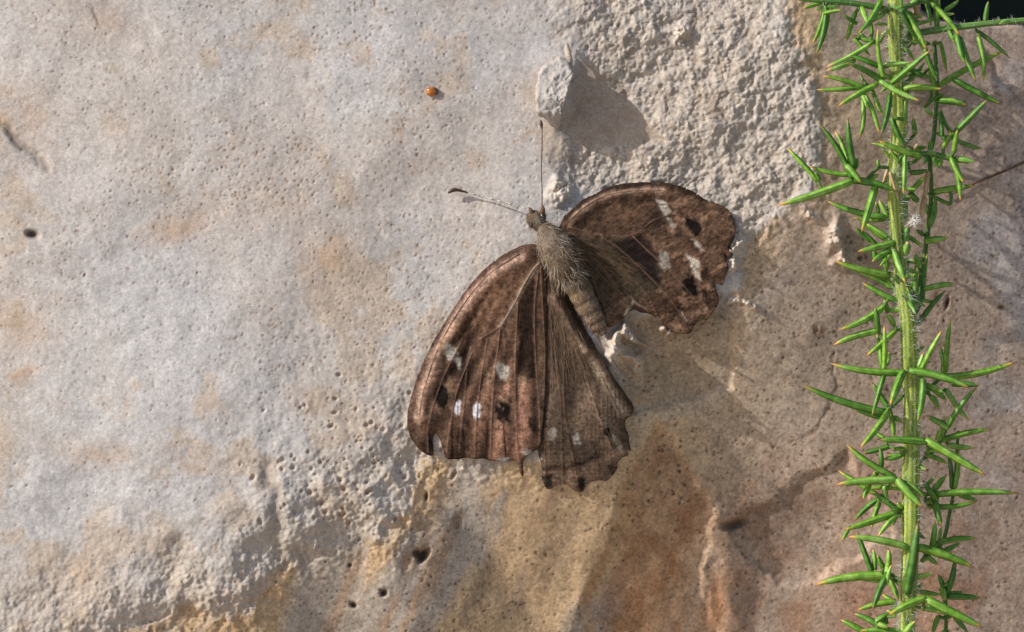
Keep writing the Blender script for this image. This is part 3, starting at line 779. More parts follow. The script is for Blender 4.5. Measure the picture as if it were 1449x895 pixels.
# ---- right forewing
RF = [(795, 318), (800, 307), (807, 299), (818, 288), (830, 280), (849, 271), (865, 264), (880, 260), (907, 258), (925, 258), (940, 259), (955, 262), (967, 265), (982, 272), (994, 280), (1002, 287),
      (1009, 286), (1016, 289), (1025, 293), (1032, 299), (1038, 309), (1040, 320), (1040, 330), (1036, 341), (1032, 347), (1031, 353), (1036, 357), (1036, 365), (1031, 364), (1026, 359), (1026, 366), (1030, 376),
      (1027, 389), (1023, 403), (1018, 402), (1011, 397), (1013, 406), (1016, 418), (1017, 430), (1010, 440), (1003, 450), (997, 459), (993, 461), (989, 455), (984, 459), (977, 471), (968, 473), (956, 472), (946, 466),
      (936, 459), (927, 449), (916, 444), (906, 443), (897, 438), (890, 443), (884, 450), (874, 458), (862, 464), (850, 455), (835, 425), (818, 395), (803, 360)]
RFV = [[(806, 322), (825, 327), (845, 333), (870, 335), (893, 334), (906, 327)], [(906, 327), (940, 330), (975, 350), (1015, 380)], [(895, 334), (920, 358), (950, 385), (985, 425), (1005, 448)],
       [(850, 334), (880, 355), (915, 388), (950, 425), (975, 468)], [(808, 330), (845, 352), (880, 380), (915, 415), (930, 445)], [(808, 335), (838, 362), (865, 395), (890, 430)],
       [(808, 310), (832, 290), (862, 276), (900, 270), (935, 270), (965, 278)], [(906, 327), (930, 310), (960, 305), (1000, 320), (1035, 345)], [(812, 345), (832, 380), (848, 415), (862, 455)], [(915, 290), (960, 290), (1000, 300), (1036, 318)]]
RFW = [2.4, 1.2, 1.4, 1.3, 1.4, 1.2, 2.6, 1.2, 1.2, 1.1]
def rf_height(U, V):
    r = np.hypot(U - 797, V - 325)
    return np.maximum(rock_wide(U, V), -0.9) + 1.15 + 1.0 * np.exp(-(r / 90) ** 2) + 0.25 * blob(U, V, 930, 330, 80, 60)
def rf_folds(U, V):
    co = poly_dist(U, V, [(810, 314), (834, 295), (860, 282), (886, 277), (915, 274), (945, 275), (985, 290)])
    ang = np.arctan2(V - 322, U - 797); r = np.hypot(U - 797, V - 325)
    return 0.30 * np.exp(-(co / 7) ** 2) + 0.08 * np.sin(ang * 30 + fbm(U, V, 60, 241, 2)) * sstep(r, 50, 150)
def rf_paint(U, V, sd, vm):
    ang = np.arctan2(V - 322, U - 797); r = np.hypot(U - 797, V - 325)
    C = np.empty(U.shape + (3,)); C[:] = lin(104, 74, 52)
    C = mix(C, DARK, 0.7 * sstep(fbm(U, V, 18, 242, 4), -0.05, 0.5))
    C = mix(C, lin(158, 116, 84), 0.75 * sstep(fbm(U + V * 0.5, V, 11, 243, 3), 0.25, 0.7) * sstep(r, 110, 150))
    C = mix(C, lin(82, 68, 50), 0.95 * ragged(U, V, [(800, 330), (860, 340), (905, 335), (930, 370), (935, 410), (900, 425), (870, 450), (840, 420), (815, 380)], 8, 41))
    C = mix(C, lin(42, 30, 27), 0.92 * ragged(U, V, [(862, 345), (908, 332), (930, 360), (932, 385), (938, 410), (915, 400), (885, 370)], 6, 42))
    C = mix(C, lin(112, 82, 60), 0.7 * ragged(U, V, [(860, 420), (900, 418), (890, 432), (872, 456), (852, 452)], 8, 43))
    C = mix(C, lin(126, 88, 58), 0.6 * blob(U, V, 890, 305, 28, 16, 20) * (0.4 + 0.6 * vnoise(U, V, 6, 244)))
    C = mix(C, DARK, 0.6 * ragged(U, V, [(905, 268), (935, 272), (945, 310), (935, 330), (915, 320), (912, 290)], 7, 44))
    C = mix(C, DARK * 0.8, 0.85 * np.exp(-(poly_dist(U, V, [(800, 308), (830, 281), (865, 264), (907, 259), (955, 263), (994, 281)]) / 5) ** 4))
    C = mix(C, lin(200, 156, 126), 0.9 * strokes(U, V, [(812, 305), (832, 289), (858, 276), (885, 271), (915, 268), (938, 269)], 3.0) * (0.5 + 0.5 * vnoise(U, V, 9, 245)))
    C = mix(C, lin(150, 118, 84), 0.6 * strokes(U, V, [(808, 318), (822, 303), (836, 294)], 3))
    P2 = lin(192, 176, 156)
    C = mix(C, lin(150, 115, 85), 0.7 * ell(U, V, 931, 276, 8, 5, 20, 0.4, 0.4, 51))
    C = mix(C, P2, 0.95 * ragged(U, V, [(928, 281), (937, 284), (946, 292), (949, 301), (942, 306), (935, 298)], 1.5, 45)); C = mix(C, P2 * 0.9, 0.85 * ragged(U, V, [(941, 306), (947, 308), (955, 322), (949, 320)], 1.5, 46))
    C = mix(C, lin(132, 98, 72), 0.5 * (ell(U, V, 981, 319, 15, 20, -35, 0.3, 0.2, 56) + ell(U, V, 976, 405, 16, 22, -22, 0.3, 0.2, 57)))
    C = mix(C, BLACK * 0.6, 0.97 * ell(U, V, 981, 319, 9, 14, -35, 0.3, 0.3, 52)); C = mix(C, P2, 0.9 * ragged(U, V, [(978, 339), (986, 341), (996, 355), (990, 354)], 1.3, 47))
    C = mix(C, lin(200, 182, 158), 0.97 * ragged(U, V, [(971, 361), (980, 364), (990, 371), (991, 379), (986, 381), (992, 392), (996, 399), (989, 396), (980, 384)], 1.3, 48))
    C = mix(C, P2 * 0.82, 0.9 * ragged(U, V, [(933, 357), (940, 356), (946, 363), (948, 378), (940, 384), (934, 374)], 2.2, 49))
    C = mix(C, BLACK * 0.6, 0.97 * ell(U, V, 976, 405, 10, 16, -22, 0.3, 0.3, 53)); C = mix(C, DARK * 0.6, 0.8 * ell(U, V, 998, 390, 7, 8, 0, 0.4, 0.4, 54)); C = mix(C, DARK * 0.6, 0.7 * ell(U, V, 996, 418, 3, 11, 10, 0.4, 0.4, 55))
    C = mix(C, DARK * 0.7, 0.7 * strokes(U, V, [(960, 445), (976, 470)], 3)); C = mix(C, lin(190, 160, 125), 0.7 * strokes(U, V, [(962, 440), (972, 455)], 1.3))
    C = mix(C, lin(196, 172, 140), 0.8 * strokes(U, V, [(896, 427), (889, 437), (884, 446)], 2.0)); C = mix(C, lin(180, 150, 118), 0.6 * strokes(U, V, [(896, 427), (904, 432), (914, 437)], 1.2))
    C = mix(C, lin(140, 108, 84), 0.5 * np.clip(vm, 0, 1) * (0.4 + 0.6 * vnoise(U, V, 10, 246)))
    C = mix(C, DARK * 0.8, 0.6 * np.clip(1 + sd / 2.0, 0, 1))
    return C * (1 + 0.46 * fbm(U + V * 0.6, V, 4.6, 247, 2))[..., None]
rf, rfz = build_wing('forewing', RF, (797, 322), RFV, RFW, rf_height, rf_paint, rf_folds, 'ragged mottled brown forewing with torn outer edge')

# ---- body: head, thorax and abdomen in one skin of rings
rng = np.random.RandomState(11)
axis_pts = [(751, 301, 1.9, 0.55), (754, 306, 2.0, 0.95), (759, 313, 2.1, 1.08), (766, 321, 2.15, 0.82), (770, 325, 2.3, 1.0), (777, 336, 2.6, 1.75), (787, 352, 2.8, 2.15), (797, 370, 2.75, 2.1), (806, 386, 2.2, 1.65),
            (813, 398, 1.9, 1.4), (819, 410, 1.75, 1.5), (828, 427, 1.6, 1.45), (837, 444, 1.4, 1.3), (845, 458, 1.2, 1.05), (851, 468, 1.0, 0.7), (854, 474, 0.85, 0.33)]
pa = np.array([[*L(a, b, h), r] for a, b, h, r in axis_pts])
path = smooth_path(pa[:, :3], 90); rad = np.interp(np.linspace(0, 1, 90), np.linspace(0, 1, len(pa)), pa[:, 3])
rad = np.convolve(np.pad(rad, 2, mode='edge'), [0.15, 0.2, 0.3, 0.2, 0.15], 'valid')
tabs = np.linspace(0, 1, 90)
rad = rad * (1 + np.where(tabs > 0.62, 0.03 * np.sin((tabs - 0.62) * 2 * math.pi / 0.062), 0))
bv, bfc, bt = tube(path, rad, 28)
bv += np.random.RandomState(5).normal(0, 0.03, bv.shape)
me = new_mesh('body', bv, bfc, M['body'])
bn = fbm(bv[:, 0] * 10, bv[:, 1] * 10 + bv[:, 2] * 7, 9, 251, 3)
cb = np.empty((len(bv), 3)); cb[:] = lin(128, 114, 98)
cb = mix(cb, lin(92, 74, 58), np.clip(0.5 + bn * 0.8, 0, 1) * (bt < 0.6))
seg = 0.5 + 0.5 * np.sin((bt - 0.62) * 2 * math.pi / 0.062)
ab = sstep(bt, 0.60, 0.64)
cb = mix(cb, lin(140, 117, 96), ab * 0.85); cb = mix(cb, lin(70, 52, 42), ab * (1 - seg) ** 3 * 0.8)
cb = mix(cb, lin(88, 70, 56), ab * np.clip(0.25 + bn * 0.9, 0, 0.8))
cb = mix(cb, lin(150, 132, 92), 0.3 * np.exp(-((bt - 0.68) / 0.03) ** 2)); cb = mix(cb, lin(70, 52, 42), 0.8 * sstep(bt, 0.9, 0.98))
set_col(me, cb); body = part('body', me, bf)

# fur on the thorax and along the abdomen, joined (too fine to count)
roots = []; dirs = []; lens = []; cols = []
down = path[60] - path[20]; down /= np.linalg.norm(down)
for k in range(4200):
    t = rng.rand() ** 0.9; i = int(t * 88)
    if t > 0.60 and rng.rand() < 0.68: continue
    a = rng.uniform(0, 2 * math.pi); j = i * 28 + int(a / (2 * math.pi) * 28) % 28
    r = bv[j]; nrm = r - path[i]; nrm /= np.linalg.norm(nrm) + 1e-9
    if nrm[2] < -0.3 or (t < 0.2 and rng.rand() < 0.6): continue
    roots.append(r - nrm * 0.05); dirs.append(nrm * rng.uniform(0.15, 0.5) + down * rng.uniform(0.5, 1.1) + rng.normal(0, 0.25, 3))
    lens.append((rng.uniform(0.5, 1.5) if t < 0.6 else rng.uniform(0.25, 0.6)) * (0.4 if t < 0.2 else 1))
    cols.append(lin(*[(156, 144, 126), (128, 112, 96), (182, 172, 158), (92, 76, 62), (160, 132, 102)][rng.randint(5)]))
part('fur', hairs_mesh('fur', roots, dirs, lens, 0.028, M['hair'], rng, 0.45, cols), body, kind='stuff')
# long hairs combed over the wing bases
def wing_hairs(wz, n, org, a0, a1, r0, r1, l0, l1, pal, parent, seed):
    rg = np.random.RandomState(seed); u, v, z = wz
    R_, Dd, Ls, Cs = [], [], [], []
    for k in range(n):
        a = math.radians(rg.uniform(a0, a1)); r = rg.uniform(r0, r1)
        pu = org[0] + r * math.cos(a); pv = org[1] + r * math.sin(a)
        j = int((pu - u[0]) / (u[1] - u[0])); i = int((pv - v[0]) / (v[1] - v[0]))
        if not (0 <= i < z.shape[0] and 0 <= j < z.shape[1]): continue
        ln = rg.uniform(l0, l1); qu, qv = pu + ln * K * math.cos(a), pv + ln * K * math.sin(a)
        j2 = min(max(int((qu - u[0]) / (u[1] - u[0])), 0), z.shape[1] - 1); i2 = min(max(int((qv - v[0]) / (v[1] - v[0])), 0), z.shape[0] - 1)
        p = L(pu, pv, z[i, j] + 0.03); q = L(qu, qv, z[i2, j2] + 0.06)
        R_.append(p); Dd.append(q - p); Ls.append(ln); Cs.append(lin(*pal[rg.randint(len(pal))]))
    part('wing_hair', hairs_mesh('wing_hair', R_, Dd, Ls, 0.022, M['hair'], rg, 0.12, Cs), parent, kind='stuff')
wing_hairs(lhz, 520, (776, 366), 52, 95, 15, 170, 1.2, 3.4, [(104, 82, 64), (122, 98, 76), (78, 60, 48), (140, 116, 92)], lh, 5)
wing_hairs(rfz, 420, (800, 330), 22, 66, 12, 110, 1.0, 2.6, [(112, 90, 66), (92, 74, 54), (136, 112, 84)], rf, 6)

# eyes, palps, antennae
def ellipsoid(c, rx, ry, rz, n=14, m=10):
    V_ = []; F_ = []
    for i in range(m + 1):
        th = math.pi * i / m
        for k in range(n):
            ph = 2 * math.pi * k / n
            V_.append(c + np.array([rx * math.sin(th) * math.cos(ph), ry * math.sin(th) * math.sin(ph), rz * math.cos(th)]))
    for i in range(m):
        for k in range(n): F_.append((i * n + k, (i + 1) * n + k, (i + 1) * n + (k + 1) % n, i * n + (k + 1) % n))
    return np.array(V_), F_
for (u, v, h, sc) in ((754, 315, 2.5, 0.75), (768, 307, 2.4, 0.6)):
    a, b_ = ellipsoid(L(u, v, h), 0.45 * sc / 0.6, 0.62 * sc / 0.6, 0.5); part('eye', new_mesh('eye', a, b_, M['eye']), bf)
for pts in ([(755, 306, 2.2), (752, 300, 2.6), (749, 294, 2.5)], [(766, 305, 2.3), (768, 298, 2.6), (768, 291, 2.4)]):
    a, b_, t_ = tube(smooth_path([L(*p) for p in pts], 9), np.interp(np.linspace(0, 1, 9), [0, 0.3, 0.8, 1], [0.3, 0.36, 0.22, 0.06]), 8)
    me = new_mesh('palp', a, b_, M['body']); set_col(me, np.tile(lin(105, 80, 60), (len(a), 1))); part('palp', me, bf)
ap = [(752, 298, 2.5), (735, 292, 1.9), (715, 287, 1.2), (692, 281, 0.6), (672, 276, 0.35), (660, 273, 0.3)]
ap = [(a_, b__, max(h_, float(rock_h(a_, b__)) + 0.18)) for a_, b__, h_ in ap]; ah = ap[-1][2]
a, b_, t_ = tube(smooth_path([L(*p) for p in ap], 40), [0.075 + 0.02 * (i % 3 == 0) for i in range(40)], 6)
an = part('antenna', new_mesh('antenna', a, b_, M['antenna']), bf, label='thin pale antenna with dark curved club')
ap = [(662, 273, ah), (655, 271, ah + 0.05), (646, 269, ah + 0.1), (639, 270, ah + 0.1), (634, 274, ah)]
a, b_, t_ = tube(smooth_path([L(*p) for p in ap], 16), np.interp(np.linspace(0, 1, 16), [0, 0.25, 0.65, 0.9, 1], [0.09, 0.14, 0.26, 0.2, 0.05]), 8)
part('club', new_mesh('club', a, b_, M['club']), an)
ap = [(767, 300, 2.5), (767, 270, 2.4), (766, 240, 2.0), (767, 205, 1.6), (767, 180, 1.3)]
a, b_, t_ = tube(smooth_path([L(*p) for p in ap], 40), [0.065 + 0.015 * (i % 3 == 0) for i in range(40)], 6)
an = part('antenna', new_mesh('antenna', a, b_, M['dark_antenna']), bf, label='thin dark antenna pointing up towards the stone flake')
a, b_, t_ = tube(smooth_path([L(767, 183, 1.3), L(766, 177, 1.25), L(765, 170, 1.2)], 8), [0.08, 0.12, 0.16, 0.2, 0.22, 0.2, 0.15, 0.05], 8)
part('club', new_mesh('club', a, b_, M['club']), an)
for pts in ([(778, 345, 1.6), (770, 352, 1.5), (766, 352, 0.6)], [(790, 330, 1.6), (797, 312, 1.5), (800, 305, 0.4)]):
    pts = [(u, v, h if k < 2 else float(rock_h(u, v)) + 0.05) for k, (u, v, h) in enumerate(pts)]
    a, b_, t_ = tube(smooth_path([L(*p) for p in pts], 9), np.linspace(0.22, 0.1, 9), 7)
    me = new_mesh('leg', a, b_, M['body']); set_col(me, np.tile(lin(96, 76, 58), (len(a), 1))); part('leg', me, bf)

# ================================================================== GORSE SPRIG
GZ = 3.0
GB = P(1280, 1250, GZ - 4)
gorse = top('gorse_branch', None, 'upright green gorse branch with hairy stem and sharp spines beside the rock', 'gorse', GB)
def G(u, v, h): return P(u, v, h) - GB
rng = np.random.RandomState(19)
STEM = [(1266, -260, 20), (1266, -60, 20), (1267, 0, 20), (1268, 60, 20), (1270, 110, 20), (1273, 180, 22), (1268, 225, 21), (1266, 260, 20), (1270, 330, 19), (1276, 395, 19), (1284, 440, 21), (1287, 500, 23),
        (1290, 560, 22), (1290, 620, 23), (1289, 680, 23), (1289, 740, 24), (1287, 800, 23), (1285, 850, 21), (1283, 900, 21), (1281, 1000, 22), (1280, 1250, 24)]
def stem_tube(pts, hs, n, seg, name, ridge=0.16, green=(0.19, 0.30, 0.04), light=(0.55, 0.60, 0.12)):
    p = np.array([G(u, v, h) for (u, v, w), h in zip(pts, hs)])
    path_ = smooth_path(p, n); w = np.interp(np.linspace(0, 1, n), np.linspace(0, 1, len(pts)), [q[2] * 1.08 / 2 / K for q in pts])
    v_, f_, t_ = tube(path_, w, seg, ridge=ridge)
    me = new_mesh(name, v_, f_, M['stem'])
    k = np.arange(len(v_)) % seg; i = np.arange(len(v_)) // seg
    c = np.where((k % 2 == 0)[:, None], light, green)
    nn = fbm(i * 3.0, k * 9.0, 14, 301, 3)
    c = mix(c, np.array((0.09, 0.17, 0.03)), np.clip(0.12 + nn * 0.6, 0, 0.7))
    set_col(me, np.clip(c, 0.01, 0.8))
    return me, path_, w
me, spath, sw_ = stem_tube(STEM, [GZ + 0.5 * math.sin(i * 0.9) for i in range(len(STEM))], 150, 20, 'stem')
stem = part('stem', me, gorse)
# fuzz of white hairs
def fuzz(path_, w, n, l0, l1, parent, seed):
    rg = np.random.RandomState(seed); R_, Dd, Ls, Cs = [], [], [], []
    for k in range(n):
        i = rg.randint(2, len(path_) - 2); a = rg.uniform(0, 2 * math.pi)
        tn = path_[i + 1] - path_[i]; tn /= np.linalg.norm(tn); b = np.cross(tn, [0, 0, 1.0]); b /= np.linalg.norm(b); c = np.cross(tn, b)
        nrm = math.cos(a) * b + math.sin(a) * c
        R_.append(path_[i] + (path_[i + 1] - path_[i]) * rg.rand() + nrm * w[i] * 0.9); Dd.append(nrm + rg.normal(0, 0.35, 3)); Ls.append(rg.uniform(l0, l1)); Cs.append((0.74, 0.75, 0.68))
    part('hair', hairs_mesh('hair', R_, Dd, Ls, 0.020, M['hair'], rg, 0.5, Cs), parent, kind='stuff')
fuzz(spath, sw_, 4600, 0.4, 1.25, stem, 21)

LINKS = [spath]
def twig(pts, hs, n=30, fz=120, **k):
    me, pa_, w = stem_tube(pts, hs, n, 10, 'twig', **k)
    o = part('twig', me, gorse); LINKS.append(pa_)
    if fz: fuzz(pa_, w, fz, 0.25, 0.7, o, 31 + len(pts))
    return o
DG = dict(green=(0.06, 0.15, 0.025), light=(0.10, 0.22, 0.045))  # darker copy of the stem greens, shade on side twigs painted in
twig([(1268, 18, 9), (1245, 12, 9), (1205, 5, 8), (1165, 2, 7), (1130, -1, 5)], [3, 3.6, 4.0, 4.2, 4], 20, 60, **DG)
twig([(1275, 58, 9), (1300, 47, 10), (1335, 41, 10), (1375, 36, 9), (1410, 32, 8), (1449, 29, 8), (1500, 27, 7), (1560, 24, 4)], [2.2, 1.6, 2, 2.6, 3, 3.2, 3.4, 3.4], 30, 160, green=(0.09, 0.22, 0.04), light=(0.20, 0.34, 0.10))
twig([(1324, -90, 9), (1325, -20, 9), (1326, 15, 9), (1326, 40, 7)], [0, 0.5, 1, 1.6], 12, 50, green=(0.10, 0.24, 0.04), light=(0.18, 0.33, 0.08))
twig([(1300, 3, 8), (1276, 15, 8), (1281, 30, 7), (1298, 55, 7), (1310, 72, 7)], [3.5, 4.5, 4.6, 3.6, 3], 16, 0, **DG)
twig([(1322, 60, 6), (1326, 120, 6), (1322, 190, 6), (1316, 222, 7), (1318, 270, 6), (1313, 330, 7), (1304, 390, 7), (1300, 435, 6), (1290, 450, 4)], [-1.5, -1.5, -0.5, 0, -0.5, -0.8, 0.2, 1.2, 2.2], 34, 160, **DG)
twig([(1301, 218, 8), (1318, 218, 9), (1335, 222, 8), (1348, 226, 6)], [1.5, 1.4, 1.2, 1.4], 12, 40, green=(0.10, 0.22, 0.04), light=(0.17, 0.30, 0.07))
twig([(1292, 520, 6), (1312, 548, 6), (1332, 534, 5)], [2, 0.5, -0.5], 12, 40, **DG)
twig([(1292, 660, 5), (1320, 640, 5), (1332, 622, 6), (1340, 605, 5)], [2, 1, 0.5, 0.5], 12, 40, **DG)
twig([(1356, 610, 4), (1354, 645, 5), (1351, 686, 5), (1345, 720, 5), (1334, 767, 6), (1312, 780, 5), (1292, 775, 5)], [-1.2, -1, -0.8, -0.6, 0, 1, 2], 24, 60, **DG)
twig([(1351, 797, 5), (1345, 820, 5), (1338, 845, 6), (1338, 895, 5), (1320, 960, 6), (1284, 1010, 6)], [-0.5, 0, 0.4, 0.6, 1.2, 2.5], 20, 60, **DG)
twig([(1279, 560, 5), (1262, 575, 6), (1252, 578, 5)], [3, 3.8, 4.2], 8, 20, **DG)
twig([(1280, 725, 5), (1262, 718, 5), (1246, 700, 5)], [3, 3.6, 3.6], 8, 20, **DG)
twig([(1276, 825, 5), (1258, 812, 6), (1238, 812, 6)], [2, 1.2, 1], 8, 20, **DG)

